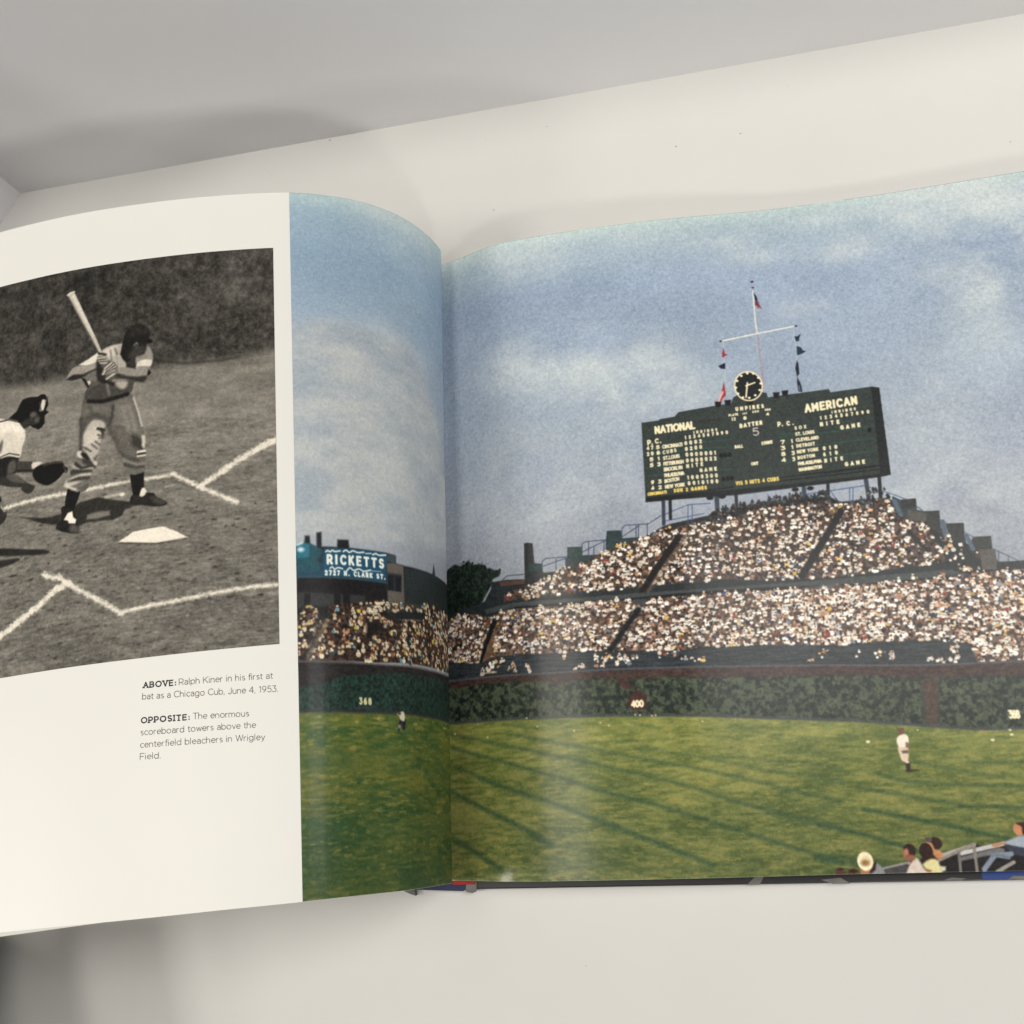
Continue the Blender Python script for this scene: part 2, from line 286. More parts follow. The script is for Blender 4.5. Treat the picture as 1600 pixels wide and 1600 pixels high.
# ------------------------------------------------------------ print painter: fills a picture in page millimetres
class Print:
    def __init__(self, u0, u1, v0, v1, res, seed):
        self.u0, self.v0, self.res = u0, v0, res
        self.w = int((u1 - u0) * res); self.h = int((v1 - v0) * res)
        self.a = np.zeros((self.h, self.w, 3), np.float32); self.rng = np.random.default_rng(seed); self.rnd = random.Random(seed)
    def px(self, c):
        c = np.asarray(c, float).reshape(-1, 2); return np.c_[(c[:, 0] - self.u0) * self.res, (c[:, 1] - self.v0) * self.res]
    def noise(self, h, w, sx, sy, octv=4, seed=None, gain=.55):
        rng = np.random.default_rng(seed) if seed is not None else self.rng
        out = np.zeros((h, w), np.float32); amp = 1; tot = 0
        for o in range(octv):
            cx, cy = max(sx * self.res / 2 ** o, 1.0), max(sy * self.res / 2 ** o, 1.0)
            gw, gh = int(w / cx) + 3, int(h / cy) + 3
            g = rng.random((gh, gw)).astype(np.float32)
            X = np.arange(w) / cx; Y = np.arange(h) / cy
            xi = X.astype(int); yi = Y.astype(int); fx = X - xi; fy = Y - yi
            fx = (fx * fx * (3 - 2 * fx)).astype(np.float32); fy = (fy * fy * (3 - 2 * fy)).astype(np.float32)[:, None]
            r0 = g[yi]; r1 = g[yi + 1]
            a = r0[:, xi] * (1 - fx) + r0[:, xi + 1] * fx; b = r1[:, xi] * (1 - fx) + r1[:, xi + 1] * fx
            out += amp * (a * (1 - fy) + b * fy); tot += amp; amp *= gain
        return out / tot
    def smooth(self, P):
        n = len(P); out = []
        for i in range(n):
            p0, p1, p2, p3 = P[i - 1], P[i], P[(i + 1) % n], P[(i + 2) % n]
            for t in (0, .25, .5, .75):
                out.append(.5 * (2 * p1 + (p2 - p0) * t + (2 * p0 - 5 * p1 + 4 * p2 - p3) * t * t + (3 * p1 - p0 - 3 * p2 + p3) * t ** 3))
        return np.array(out)
    def mask(self, c, fe, sm=0):
        P = self.px(c)
        if sm: P = self.smooth(P)
        f = max(fe * self.res, .7)
        x0 = max(int(P[:, 0].min() - f - 1), 0); x1 = min(int(P[:, 0].max() + f + 2), self.w)
        y0 = max(int(P[:, 1].min() - f - 1), 0); y1 = min(int(P[:, 1].max() + f + 2), self.h)
        if x1 <= x0 or y1 <= y0: return None
        X, Y = np.meshgrid(np.arange(x0, x1) + .5, np.arange(y0, y1) + .5); X = X.astype(np.float32); Y = Y.astype(np.float32)
        ins = np.zeros(X.shape, bool); d = np.full(X.shape, 1e9, np.float32); n = len(P)
        for i in range(n):
            (ax, ay), (bx, by) = P[i], P[(i + 1) % n]
            if ay != by:
                ry0 = max(int(min(ay, by) - y0) - 1, 0); ry1 = min(int(max(ay, by) - y0) + 2, y1 - y0)
                if ry1 > ry0:
                    yy = Y[ry0:ry1]; s = ((ay > yy) != (by > yy)) & (X[ry0:ry1] < (bx - ax) * (yy - ay) / (by - ay) + ax); ins[ry0:ry1] ^= s
            qx0 = max(int(min(ax, bx) - f - x0) - 1, 0); qx1 = int(max(ax, bx) + f - x0) + 2
            qy0 = max(int(min(ay, by) - f - y0) - 1, 0); qy1 = int(max(ay, by) + f - y0) + 2
            if qx1 <= 0 or qy1 <= 0: continue
            xx = X[qy0:qy1, qx0:qx1]; yy = Y[qy0:qy1, qx0:qx1]
            L2 = (bx - ax) ** 2 + (by - ay) ** 2 + 1e-9
            t = np.clip(((xx - ax) * (bx - ax) + (yy - ay) * (by - ay)) / L2, 0, 1)
            dd = (xx - ax - t * (bx - ax)) ** 2 + (yy - ay - t * (by - ay)) ** 2
            d[qy0:qy1, qx0:qx1] = np.minimum(d[qy0:qy1, qx0:qx1], dd)
        sd = np.where(ins, 1, -1) * np.sqrt(d)
        return (slice(y0, y1), slice(x0, x1)), np.clip(.5 + sd / (2 * f), 0, 1)[..., None]
    def put(self, sl, al, col):
        self.a[sl] = self.a[sl] * (1 - al) + np.asarray(col, np.float32) * al
    def poly(self, c, col, fe=.15, sm=0):
        m = self.mask(c, fe, sm)
        if m: self.put(m[0], m[1], np.array(col) / 255)
    def line(self, c, w, col, fe=.15, a=1.0, sm=0):
        P = self.px(c); f = max(fe * self.res, .7); r = w * self.res / 2
        if sm and len(P) > 2:
            Q = [P[0]]
            for i in range(len(P) - 1):
                p0, p1, p2, p3 = P[max(i - 1, 0)], P[i], P[i + 1], P[min(i + 2, len(P) - 1)]
                for t in (.25, .5, .75, 1):
                    Q.append(.5 * (2 * p1 + (p2 - p0) * t + (2 * p0 - 5 * p1 + 4 * p2 - p3) * t * t + (3 * p1 - p0 - 3 * p2 + p3) * t ** 3))
            P = np.array(Q)
        e = r + f + 1
        x0 = max(int(P[:, 0].min() - e), 0); x1 = min(int(P[:, 0].max() + e + 1), self.w)
        y0 = max(int(P[:, 1].min() - e), 0); y1 = min(int(P[:, 1].max() + e + 1), self.h)
        if x1 <= x0 or y1 <= y0: return
        d = np.full((y1 - y0, x1 - x0), 1e9, np.float32)
        for (ax, ay), (bx, by) in zip(P[:-1], P[1:]):
            qx0 = max(int(min(ax, bx) - e), x0); qx1 = min(int(max(ax, bx) + e + 1), x1); qy0 = max(int(min(ay, by) - e), y0); qy1 = min(int(max(ay, by) + e + 1), y1)
            if qx1 <= qx0 or qy1 <= qy0: continue
            X = (np.arange(qx0, qx1) + .5)[None]; Y = (np.arange(qy0, qy1) + .5)[:, None]
            L2 = (bx - ax) ** 2 + (by - ay) ** 2 + 1e-9
            t = np.clip(((X - ax) * (bx - ax) + (Y - ay) * (by - ay)) / L2, 0, 1)
            dd = np.hypot(X - ax - t * (bx - ax), Y - ay - t * (by - ay))
            s = (slice(qy0 - y0, qy1 - y0), slice(qx0 - x0, qx1 - x0)); d[s] = np.minimum(d[s], dd)
        if abs(fe - .55) < .01: d = d + (self.noise(y1 - y0, x1 - x0, .9, .7, 3) - .5) * r * 1.7
        al = np.clip(.5 + (r - d) / (2 * f), 0, 1) * a
        if abs(fe - .55) < .01:      # rough chalk, soft print: break the edge up
            al = al * np.clip(.45 + 1.1 * self.noise(y1 - y0, x1 - x0, 1.2, .9, 3), 0, 1)
        self.put((slice(y0, y1), slice(x0, x1)), al[..., None], np.array(col) / 255)
    def ell(self, c, rx, ry, col, fe=.15, a=1.0):
        (x, y), = self.px(c); rx *= self.res; ry *= self.res; f = max(fe * self.res, .6)
        x0 = max(int(x - rx - f), 0); x1 = min(int(x + rx + f + 2), self.w); y0 = max(int(y - ry - f), 0); y1 = min(int(y + ry + f + 2), self.h)
        if x1 <= x0 or y1 <= y0: return
        X = (np.arange(x0, x1) + .5 - x)[None] / rx; Y = (np.arange(y0, y1) + .5 - y)[:, None] / ry
        al = np.clip(.5 + (1 - np.hypot(X, Y)) * min(rx, ry) / (2 * f), 0, 1) * a
        self.put((slice(y0, y1), slice(x0, x1)), al[..., None], np.array(col) / 255)
    def text(self, t, c, h, w, col):
        for l in lay_text(t, c[:2], c[2:], h, False, .78): self.line(np.array(l).ravel(), w, col, .13)
    def mott(self, c, c0, c1, sx, sy, con, fe, seed, sm=0, rot=0):
        m = self.mask(c, fe, sm)
        if not m: return
        h, w = m[1].shape[:2]; n = np.clip((self.noise(h, w, sx, sy, 4, seed) - .5) * 2.6 * con + .5, 0, 1)[..., None]
        self.put(m[0], m[1], (np.array(c0) * (1 - n) + np.array(c1) * n) / 255)
    def inside(self, P, x, y):
        r = False; n = len(P)
        for i in range(n):
            (ax, ay), (bx, by) = P[i], P[(i + 1) % n]
            if (ay > y) != (by > y) and x < (bx - ax) * (y - ay) / (by - ay) + ax: r = not r
        return r
    def crowd(self, c, n, sz, asp, seed, tone):
        R = random.Random(seed); P = np.asarray(c, float).reshape(-1, 2)
        x0, y0 = P.min(0); x1, y1 = P.max(0)
        shirts = [((252, 248, 238), 58), ((236, 224, 204), 15), ((218, 182, 152), 8), ((172, 128, 104), 5), ((100, 72, 58), 4), ((128, 142, 160), 4), ((48, 64, 110), 2), ((150, 66, 58), 2), ((224, 190, 100), 3), ((34, 32, 34), 7)]
        if tone == 2: shirts = [((44, 58, 64), 10), ((34, 40, 46), 10), ((70, 90, 96), 5), ((96, 84, 74), 3), ((28, 28, 30), 8)]
        if tone == 1: shirts = [((226, 216, 186), 42), ((206, 186, 140), 18), ((200, 150, 110), 10), ((110, 150, 164), 7), ((210, 190, 70), 5), ((60, 70, 74), 12), ((150, 100, 76), 8)]
        cols = [k for k, q in shirts]; wt = [q for k, q in shirts]
        pts = []; tries = 0
        while len(pts) < n and tries < n * 30:
            tries += 1; x, y = R.uniform(x0, x1), R.uniform(y0, y1)
            y = round(y / (sz * .62)) * sz * .62 + R.uniform(-.2, .2) * sz
            if self.inside(P, x, y): pts.append((x, y))
        pts.sort(key=lambda p: p[1])
        for x, y in pts:
            k = sz * R.choice((.7, .85, .95, 1.05, 1.2, 1.35)); s = np.array(R.choices(cols, wt)[0], float); s = np.clip(s * R.uniform(.82, 1.06) + R.uniform(-6, 6), 0, 255)
            self.ell([x, y], k * .42 * asp * R.uniform(.8, 1.2), k * .42 * R.uniform(.8, 1.15), s, .14, .95)
            if R.random() < .45: self.ell([x + R.uniform(-.18, .18) * k, y + R.uniform(.2, .5) * k], k * R.uniform(.12, .3) * asp, k * R.uniform(.12, .26), R.choice([(30, 24, 24), (48, 34, 28), (96, 66, 52), (24, 22, 24)]), .12, .9)
            if R.random() < .35: self.ell([x + R.choice((-1, 1)) * .38 * k * asp, y + R.uniform(-.1, .3) * k], k * .14 * asp, k * .22, (196, 148, 116), .12, .9)
            hc = R.choice([(96, 62, 46), (150, 104, 76), (196, 146, 110), (52, 38, 32), (70, 48, 38)]) if tone != 2 else (58, 44, 40)
            self.ell([x, y - k * .5], k * .19 * asp, k * .2, hc, .1, .95)
            if tone != 2 and R.random() < .3: self.ell([x, y - k * .58], k * .22 * asp, k * .16, (238, 230, 210), .1, .95)
    def run(self, ops):
        h, w = self.h, self.w
        for o in ops:
            k = o[0]
            if k == 'p': self.poly(*o[1:])
            elif k == 'l': self.line(*o[1:])
            elif k == 'e': self.ell([o[1], o[2]], *o[3:])
            elif k == 't': self.text(*o[1:])
            elif k == 'm': self.mott(*o[1:])
            elif k == 'c': self.crowd(*o[1:])
            elif k in ('sky', 'skyL'):
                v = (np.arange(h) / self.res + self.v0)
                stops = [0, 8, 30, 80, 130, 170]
                cols = np.array([(186, 202, 200), (162, 178, 188), (146, 161, 181), (152, 165, 182), (155, 162, 174), (143, 147, 156)] if k == 'sky' else [(164, 190, 192), (152, 174, 188), (142, 164, 184), (152, 167, 182), (160, 166, 176), (154, 158, 166)], float) / 255  # paler first stops: glare along the head edge painted into the sky
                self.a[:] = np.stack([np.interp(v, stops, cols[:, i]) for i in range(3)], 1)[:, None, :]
                n = self.noise(h, w, 40, 30, 5, 5)[..., None] - .5
                self.a += n * .10
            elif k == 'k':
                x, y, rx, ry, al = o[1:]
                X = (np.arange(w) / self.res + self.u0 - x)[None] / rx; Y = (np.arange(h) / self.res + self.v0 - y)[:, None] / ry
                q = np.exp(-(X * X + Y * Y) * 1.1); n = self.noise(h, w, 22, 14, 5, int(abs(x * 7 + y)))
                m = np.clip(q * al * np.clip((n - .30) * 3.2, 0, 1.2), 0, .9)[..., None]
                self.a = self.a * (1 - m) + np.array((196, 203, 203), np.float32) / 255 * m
            elif k == 'grain':
                s = o[1] / 255; g = self.noise(h, w, .5, .5, 2) - .5; g2 = self.noise(h, w, 1.1, 1.1, 2) - .5
                self.a += ((g + .7 * g2) * s * 3.2)[..., None]
            elif k == 'blur':
                r = max(int(o[1] * self.res), 1)
                for ax in (0, 1):
                    b = sum(np.roll(self.a, i, ax) for i in range(-r, r + 1)) / (2 * r + 1); self.a = b
            elif k == 'I':
                c, c0, c1, sx, sy, con, seed = o[1:]
                self.mott(c, c0, c1, sx, sy, con, .5, seed); R = random.Random(seed); P = np.asarray(c, float).reshape(-1, 2)
                x0, y0 = P.min(0); x1, y1 = P.max(0)
                for _ in range(5200):
                    x, y = R.uniform(x0, x1), R.uniform(y0, y1)
                    if self.inside(P, x, y):
                        t = R.random(); q = np.array(c0) * .7 * (1 - t) + np.array(c1) * 1.25 * t
                        self.ell([x, y], R.uniform(.15, .5), R.uniform(.15, .6), q, .15, R.uniform(.3, .8))
            elif k == 'T':
                c, n, seed = o[1:]
                R = random.Random(seed); P = np.asarray(c, float).reshape(-1, 2); x0, y0 = P.min(0); x1, y1 = P.max(0)
                for _ in range(n):
                    x, y = R.uniform(x0, x1), R.uniform(y0, y1)
                    if self.inside(P, x, y):
                        t = R.random() ** 2; q = np.array((14, 22, 19)) * (1 - t) + np.array((52, 68, 54)) * t
                        self.ell([x + R.gauss(0, .8), y + R.gauss(0, .8)], R.uniform(.2, .6), R.uniform(.2, .7), q, .12, R.uniform(.6, 1))
            elif k == 'G':
                c, c0, c1, seed = o[1:]
                m = self.mask(c, .4)
                hh, ww = m[1].shape[:2]
                n = np.clip((.55 * self.noise(hh, ww, 5, 1.1, 4, seed) + .45 * self.noise(hh, ww, 26, 9, 3, seed + 1) - .5) * 3.0 + .5, 0, 1)[..., None]
                col = np.array(c0) * (1 - n) + np.array(c1) * n
                t = np.linspace(0, 1, hh)[:, None, None]; col = col * (1.05 - .18 * t) + np.array((10, 6, -4)) * (1 - t)
                b = np.clip((self.noise(hh, ww, 3.2, .8, 3, seed + 2) - .62) * 5, 0, .5)[..., None]; col = col * (1 - b) + np.array((150, 138, 72)) * b
                self.put(m[0], m[1], col / 255)
            elif k == 'mono':
                v = (np.arange(h) / self.res + self.v0)[:, None]
                n = self.noise(h, w, 10, 3.5, 5, 11) - .5; n2 = self.noise(h, w, 1.6, .9, 3, 12) - .5
                b = np.interp(v, [28, 60, 100, 150, 198], [104, 126, 134, 122, 114]) + n * 46 + n2 * 24
                self.a[:] = (b / 255)[..., None] * np.array((1, .965, .90), np.float32)
            elif k == 'MG':
                c, g0, g1, seed = o[1:]
                m = self.mask(c, 2.2); hh, ww = m[1].shape[:2]
                n = .5 * self.noise(hh, ww, 1.9, 2.4, 4, seed, .75) + .3 * self.noise(hh, ww, 6, 5, 3, seed + 1) + .2 * self.noise(hh, ww, 30, 20, 2, seed + 2)
                n = np.clip((n - .5) * 3.4 + .5, -.2, 1.3)[..., None]
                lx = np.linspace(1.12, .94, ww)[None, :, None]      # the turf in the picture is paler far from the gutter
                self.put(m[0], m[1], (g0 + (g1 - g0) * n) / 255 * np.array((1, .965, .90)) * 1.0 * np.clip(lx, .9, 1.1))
            elif k == 'ML':
                c, st, seed = o[1:]
                m = self.mask(c, 2.0); hh, ww = m[1].shape[:2]
                n = (self.noise(hh, ww, 3.2, .7, 3, seed) - .5) * 110 * st + (self.noise(hh, ww, .9, .7, 2, seed + 1) - .5) * 60 * st
                q = m[1] * (n / 255)[..., None]; self.a[m[0]] += q
    def image(self, name, gain, gamma=1.0):
        a = np.clip(self.a, 0, 1); lin = np.where(a <= .04045, a / 12.92, ((a + .055) / 1.055) ** 2.4)
        lin = np.clip(lin ** gamma * gain, .006, 1); s = np.where(lin <= .0031308, lin * 12.92, 1.055 * lin ** (1 / 2.4) - .055)
        img = bpy.data.images.new(name, self.w, self.h)
        b = np.ones((self.h, self.w, 4), np.float32); b[..., :3] = s[::-1]
        img.pixels.foreach_set(b.ravel()); img.update(); img.pack()
        return img

# ------------------------------------------------------------ art of the three printed pictures (page millimetres)
COLOUR_RIGHT = [
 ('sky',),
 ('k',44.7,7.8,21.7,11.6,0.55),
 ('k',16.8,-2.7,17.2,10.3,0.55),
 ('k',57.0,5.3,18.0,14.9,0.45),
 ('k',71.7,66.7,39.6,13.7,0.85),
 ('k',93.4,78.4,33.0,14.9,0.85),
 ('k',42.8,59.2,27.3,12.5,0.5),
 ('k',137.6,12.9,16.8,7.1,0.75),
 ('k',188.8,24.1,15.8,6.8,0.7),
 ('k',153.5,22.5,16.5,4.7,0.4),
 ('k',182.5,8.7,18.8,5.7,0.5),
 ('k',251.4,37.9,29.0,29.4,0.95),  # top right clouds made denser to paint in the page glare
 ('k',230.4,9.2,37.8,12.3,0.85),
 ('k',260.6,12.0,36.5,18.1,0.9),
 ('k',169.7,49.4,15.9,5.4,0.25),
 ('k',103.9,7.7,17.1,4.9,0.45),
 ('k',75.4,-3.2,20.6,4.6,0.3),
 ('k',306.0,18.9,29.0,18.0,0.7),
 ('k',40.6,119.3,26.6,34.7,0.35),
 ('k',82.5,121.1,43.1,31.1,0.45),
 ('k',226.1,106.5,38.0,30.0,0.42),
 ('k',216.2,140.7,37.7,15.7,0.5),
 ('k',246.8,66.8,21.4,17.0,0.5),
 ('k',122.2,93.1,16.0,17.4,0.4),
 ('grain',6),
 ('m',[2.9,155.0,6.2,151.1,9.6,149.5,13.9,150.9,16.6,148.8,20.9,151.6,22.7,150.9,26.5,152.6,27.7,154.5,34.0,155.8,33.2,158.1,30.0,159.0,29.1,161.7,23.0,169.8,18.6,169.2,16.0,171.6,5.8,173.2,2.6,173.4],(16,24,20),(44,58,48),1.3,1.3,1.2,0.4,3,0,0),
 ('T',[3.5,155.1,6.2,151.8,9.6,150.2,13.9,150.2,16.6,149.1,20.9,151.6,22.7,151.2,26.5,152.6,27.7,154.5,33.3,156.0,32.4,158.0,30.0,159.0,28.3,161.6,23.0,167.8,16.0,171.0,5.8,173.2],900,4),
 ('p',[29.2,160.3,36.1,160.2,44.8,160.8,46.3,157.5,52.2,157.4,53.2,158.9,62.4,158.7,63.4,152.6,70.5,152.9,79.5,153.3,80.2,146.5,86.8,147.0,97.4,147.2,98.1,146.2,103.6,143.3,107.6,142.3,126.1,139.5,141.8,137.8,172.4,137.8,193.6,137.9,201.5,142.4,207.9,148.3,214.2,154.2,222.6,160.9,230.8,167.6,306.0,170.9,306.0,213.4,2.1,205.1,5.8,171.1,18.6,169.2,25.6,168.1,29.1,163.1],(38,44,46),0.25,0),
 ('p',[45.1,145.4,46.8,145.2,48.8,145.7,49.3,154.4,52.4,154.9,52.4,157.8,47.0,157.6,46.2,159.6,44.8,160.4],(52,54,55),0.15,0),
 ('p',[45.1,145.4,46.8,145.2,46.4,159.6,44.8,160.4],(42,44,45),0.15,0),
 ('p',[63.6,148.8,69.8,149.1,69.7,153.1,63.4,152.9],(54,70,70),0.15,0),
 ('p',[62.7,153.2,69.1,152.9,79.5,153.5,79.8,148.8,80.6,143.3,86.5,143.6,86.7,147.0,97.0,147.5,96.6,149.5,87.2,151.5,73.7,155.2,62.8,158.3],(50,64,65),0.15,0),
 ('p',[80.6,143.3,86.5,143.6,86.5,147.2,80.2,146.9],(46,60,60),0.15,0),
 ('p',[33.1,160.8,44.8,160.9,44.7,162.8,33.8,162.7],(86,62,52),0.15,0),
 ('p',[46.4,155.1,52.4,154.9,52.4,157.8,46.7,157.7],(44,62,62),0.15,0),
 ('l',[52.6,158.1,52.6,154.0,54.2,152.8,62.7,152.9],0.36,(62,72,92),0.15,1.0,0),
 ('l',[52.7,156.1,62.7,153.5],0.35,(62,72,92),0.15,1.0,0),
 ('l',[58.6,153.5,58.4,158.3],0.35,(62,72,92),0.15,1.0,0),
 ('l',[62.7,153.2,62.4,158.7],0.35,(62,72,92),0.15,1.0,0),
 ('l',[69.7,152.1,69.9,148.0,71.5,147.1,79.9,147.1],0.35,(62,72,92),0.15,1.0,0),
 ('l',[69.9,151.4,79.8,147.3],0.35,(62,72,92),0.15,1.0,0),
 ('l',[72.7,147.2,72.4,152.7],0.35,(62,72,92),0.15,1.0,0),
 ('l',[74.8,149.8,74.6,152.9],0.35,(62,72,92),0.15,1.0,0),
 ('l',[86.7,146.7,87.0,142.6,88.5,141.5,97.8,141.7],0.35,(62,72,92),0.15,1.0,0),
 ('l',[86.9,146.3,94.1,142.1],0.35,(62,72,92),0.15,1.0,0),
 ('l',[92.8,141.8,92.5,146.8],0.35,(62,72,92),0.15,1.0,0),
 ('l',[93.8,141.9,93.5,146.9],0.35,(62,72,92),0.15,1.0,0),
 ('l',[97.8,141.7,103.3,138.6],0.35,(62,72,92),0.15,1.0,0),
 ('l',[34.7,160.0,36.9,158.5,44.9,158.7],0.37,(62,72,92),0.15,1.0,0),
 ('l',[79.2,147.4,78.8,153.2],0.35,(62,72,92),0.15,1.0,0),
 ('l',[97.5,141.4,97.1,146.8],0.35,(62,72,92),0.15,1.0,0),
 ('l',[104.0,138.5,114.7,134.8,123.9,134.8],0.35,(70,84,120),0.15,1.0,0),
 ('l',[114.7,134.8,114.0,143.4],0.34,(70,84,120),0.15,1.0,0),
 ('l',[116.4,134.9,115.7,142.8],0.34,(70,84,120),0.15,1.0,0),
 ('l',[103.7,141.2,120.9,139.0],0.35,(70,84,120),0.15,1.0,0),
 ('l',[147.3,134.5,185.7,131.9,196.2,136.6,200.7,139.1],0.36,(74,92,132),0.15,1.0,0),
 ('l',[180.0,132.4,179.2,138.4],0.36,(74,92,132),0.15,1.0,0),
 ('l',[181.3,132.3,180.5,138.5],0.36,(74,92,132),0.15,1.0,0),
 ('l',[163.5,133.3,162.9,138.4],0.37,(74,92,132),0.15,1.0,0),
 ('l',[172.4,133.0,175.9,140.5],0.36,(74,92,132),0.15,1.0,0),
 ('l',[147.5,132.5,147.0,137.3],0.37,(74,92,132),0.15,1.0,0),
 ('p',[195.8,137.3,198.9,139.3,204.6,139.4,204.3,143.8,208.3,145.5,206.0,148.9,199.5,148.3,195.3,143.3],(56,68,70),0.15,0),
 ('p',[198.9,139.1,204.5,139.1,204.3,143.1,198.9,142.9],(52,54,54),0.15,0),
 ('p',[206.3,144.7,212.6,145.0,212.1,151.5,212.8,155.5,207.5,151.1],(56,57,56),0.15,0),
 ('p',[214.1,150.5,220.7,150.9,220.3,155.6,220.4,159.5,214.5,156.3],(52,54,53),0.15,0),
 ('p',[223.2,156.8,229.7,157.1,229.4,162.2,230.7,168.1,225.6,167.6,220.7,161.4],(54,56,54),0.15,0),
 ('p',[200.7,143.5,207.7,145.8,206.9,149.0,200.7,147.8],(82,80,76),0.15,0),
 ('p',[224.7,162.1,230.4,162.3,230.0,170.6,224.6,170.1],(84,82,76),0.15,0),
 ('p',[230.2,167.7,306.0,168.8,306.0,172.8,229.6,171.2],(40,44,46),0.15,0),
 ('l',[204.5,142.5,206.6,144.7],0.35,(72,86,104),0.15,1.0,0),
 ('l',[212.6,148.9,214.7,150.8],0.34,(72,86,104),0.15,1.0,0),
 ('l',[220.5,154.9,223.7,157.2],0.34,(72,86,104),0.15,1.0,0),
 ('l',[229.3,162.2,238.6,168.2],0.33,(72,86,104),0.15,1.0,0),
 ('l',[231.5,163.1,230.8,167.5],0.33,(72,86,104),0.15,1.0,0),
 ('l',[234.5,165.9,234.2,167.8],0.33,(72,86,104),0.15,1.0,0),
 ('l',[196.4,139.4,198.0,145.5],1.76,(84,98,112),0.15,1.0,0),
 ('l',[213.1,149.6,213.4,155.6],1.72,(84,98,112),0.15,1.0,0),
 ('l',[220.9,156.3,222.5,161.6],1.69,(84,98,112),0.15,1.0,0),
 ('l',[104.8,131.7,104.2,142.3],1.47,(56,62,78),0.15,1.0,0),
 ('l',[107.6,131.9,107.1,140.2],1.33,(40,42,48),0.15,1.0,0),
 ('l',[126.7,131.8,126.1,143.8],1.85,(62,70,80),0.15,1.0,0),
 ('l',[134.6,131.5,134.2,139.1],1.33,(44,46,48),0.15,1.0,0),
 ('l',[162.1,130.4,161.4,142.4],1.69,(60,70,82),0.15,1.0,0),
 ('l',[171.7,130.1,171.2,135.7],1.3,(42,44,46),0.15,1.0,0),
 ('l',[186.7,128.8,186.8,140.1],1.66,(58,64,76),0.15,1.0,0),
 ('l',[192.0,127.9,191.3,138.3],1.4,(36,38,42),0.15,1.0,0),
 ('c',[116.6,142.4,125.4,140.0,139.9,137.2,149.4,134.8,158.7,133.9,170.5,134.9,174.7,134.5,173.9,140.4,160.5,142.3,139.4,142.4,125.0,143.8],150,1.41,0.95,11,2),
 ('c',[179.0,138.6,185.7,134.0,190.5,133.7,194.7,133.4,194.4,140.0,181.5,140.3],30,1.47,0.92,12,2),
 ('m',[123.6,143.3,127.6,139.0,140.0,136.4,154.3,135.2,170.4,135.3,175.0,137.5,174.1,144.9,131.9,146.4],(20,20,22),(40,42,44),1,1,1.0,0.6,5,0,0),
 ('c',[119.5,141.2,125.5,138.1,140.1,135.3,149.5,133.9,158.8,133.0,170.6,133.5,174.2,138.2,160.9,139.3,139.5,140.9,125.1,143.0],150,1.8,0.95,13,2),
 ('m',[35.1,169.3,35.2,166.3,41.1,164.5,50.3,162.7,60.1,158.1,71.7,155.3,77.8,152.8,84.7,149.9,96.7,147.5,103.5,143.9,110.1,143.8,118.0,142.3,128.4,142.1,144.3,138.5,159.7,138.2,169.9,137.6,181.0,139.3,187.7,140.5,190.5,137.4,194.6,139.2,196.2,145.4,207.6,150.4,208.6,155.8,210.8,161.2,213.0,165.9,199.3,166.6,174.9,168.6,143.7,168.6,126.1,167.0,92.6,168.2,60.9,169.0],(44,38,36),(96,78,66),0.8,0.8,1.3,0.2,6,0,0),
 ('c',[35.1,169.3,35.2,166.3,41.1,164.5,50.3,162.7,60.1,158.1,71.7,155.3,77.8,152.8,84.7,149.9,96.7,147.5,103.5,143.9,110.1,143.8,118.0,142.3,128.4,142.1,144.3,138.5,159.7,138.2,169.9,137.6,181.0,139.3,187.7,140.5,190.5,137.4,194.6,139.2,196.2,145.4,207.6,150.4,208.6,155.8,210.8,161.2,213.0,165.9,199.3,166.6,174.9,168.6,143.7,168.6,126.1,167.0,92.6,168.2,60.9,169.0],1500,1.55,1.09,21,0),
 ('c',[206.3,154.9,215.2,155.1,219.3,159.4,217.8,169.5,213.5,166.6],26,1.55,0.91,22,0),
 ('c',[213.1,165.2,223.3,163.6,230.5,169.3,306.0,171.4,306.0,174.1,306.0,177.8,216.2,171.9],40,1.65,0.91,23,0),
 ('l',[109.7,148.5,99.6,161.2,93.4,170.5],2.89,(30,28,28),0.4,1.0,0),
 ('l',[113.7,147.4,104.3,158.9,95.7,170.0],1.57,(120,98,80),0.6,0.55,0),
 ('l',[175.4,141.8,169.0,151.0,157.1,167.4],2.82,(28,26,27),0.4,1.0,0),
 ('l',[200.1,152.4,204.0,158.6,206.7,160.8],1.73,(36,34,34),0.5,1.0,0),
 ('p',[25.5,171.6,38.7,170.3,66.2,170.7,92.5,170.4,118.1,170.6,143.6,169.9,174.8,169.3,213.2,169.0,218.1,171.1,204.6,171.6,180.5,172.3,143.4,171.3,118.1,171.4,92.3,172.4,66.1,172.4,40.1,172.2,26.2,173.7],(66,72,72),0.25,0),
 ('p',[39.7,172.2,79.3,172.6,118.0,171.6,143.4,171.3,180.5,172.3,204.5,171.9,204.3,173.5,174.3,173.1,155.7,174.2,143.1,174.1,117.9,173.4,92.3,173.3,40.0,173.3],(22,22,24),0.4,0),
 ('p',[89.7,172.8,95.5,172.9,93.9,177.4,89.9,179.1,88.2,175.7],(62,66,70),0.4,0),
 ('p',[155.8,172.5,170.9,170.9,171.9,172.6,157.5,174.3],(80,84,84),0.4,0),
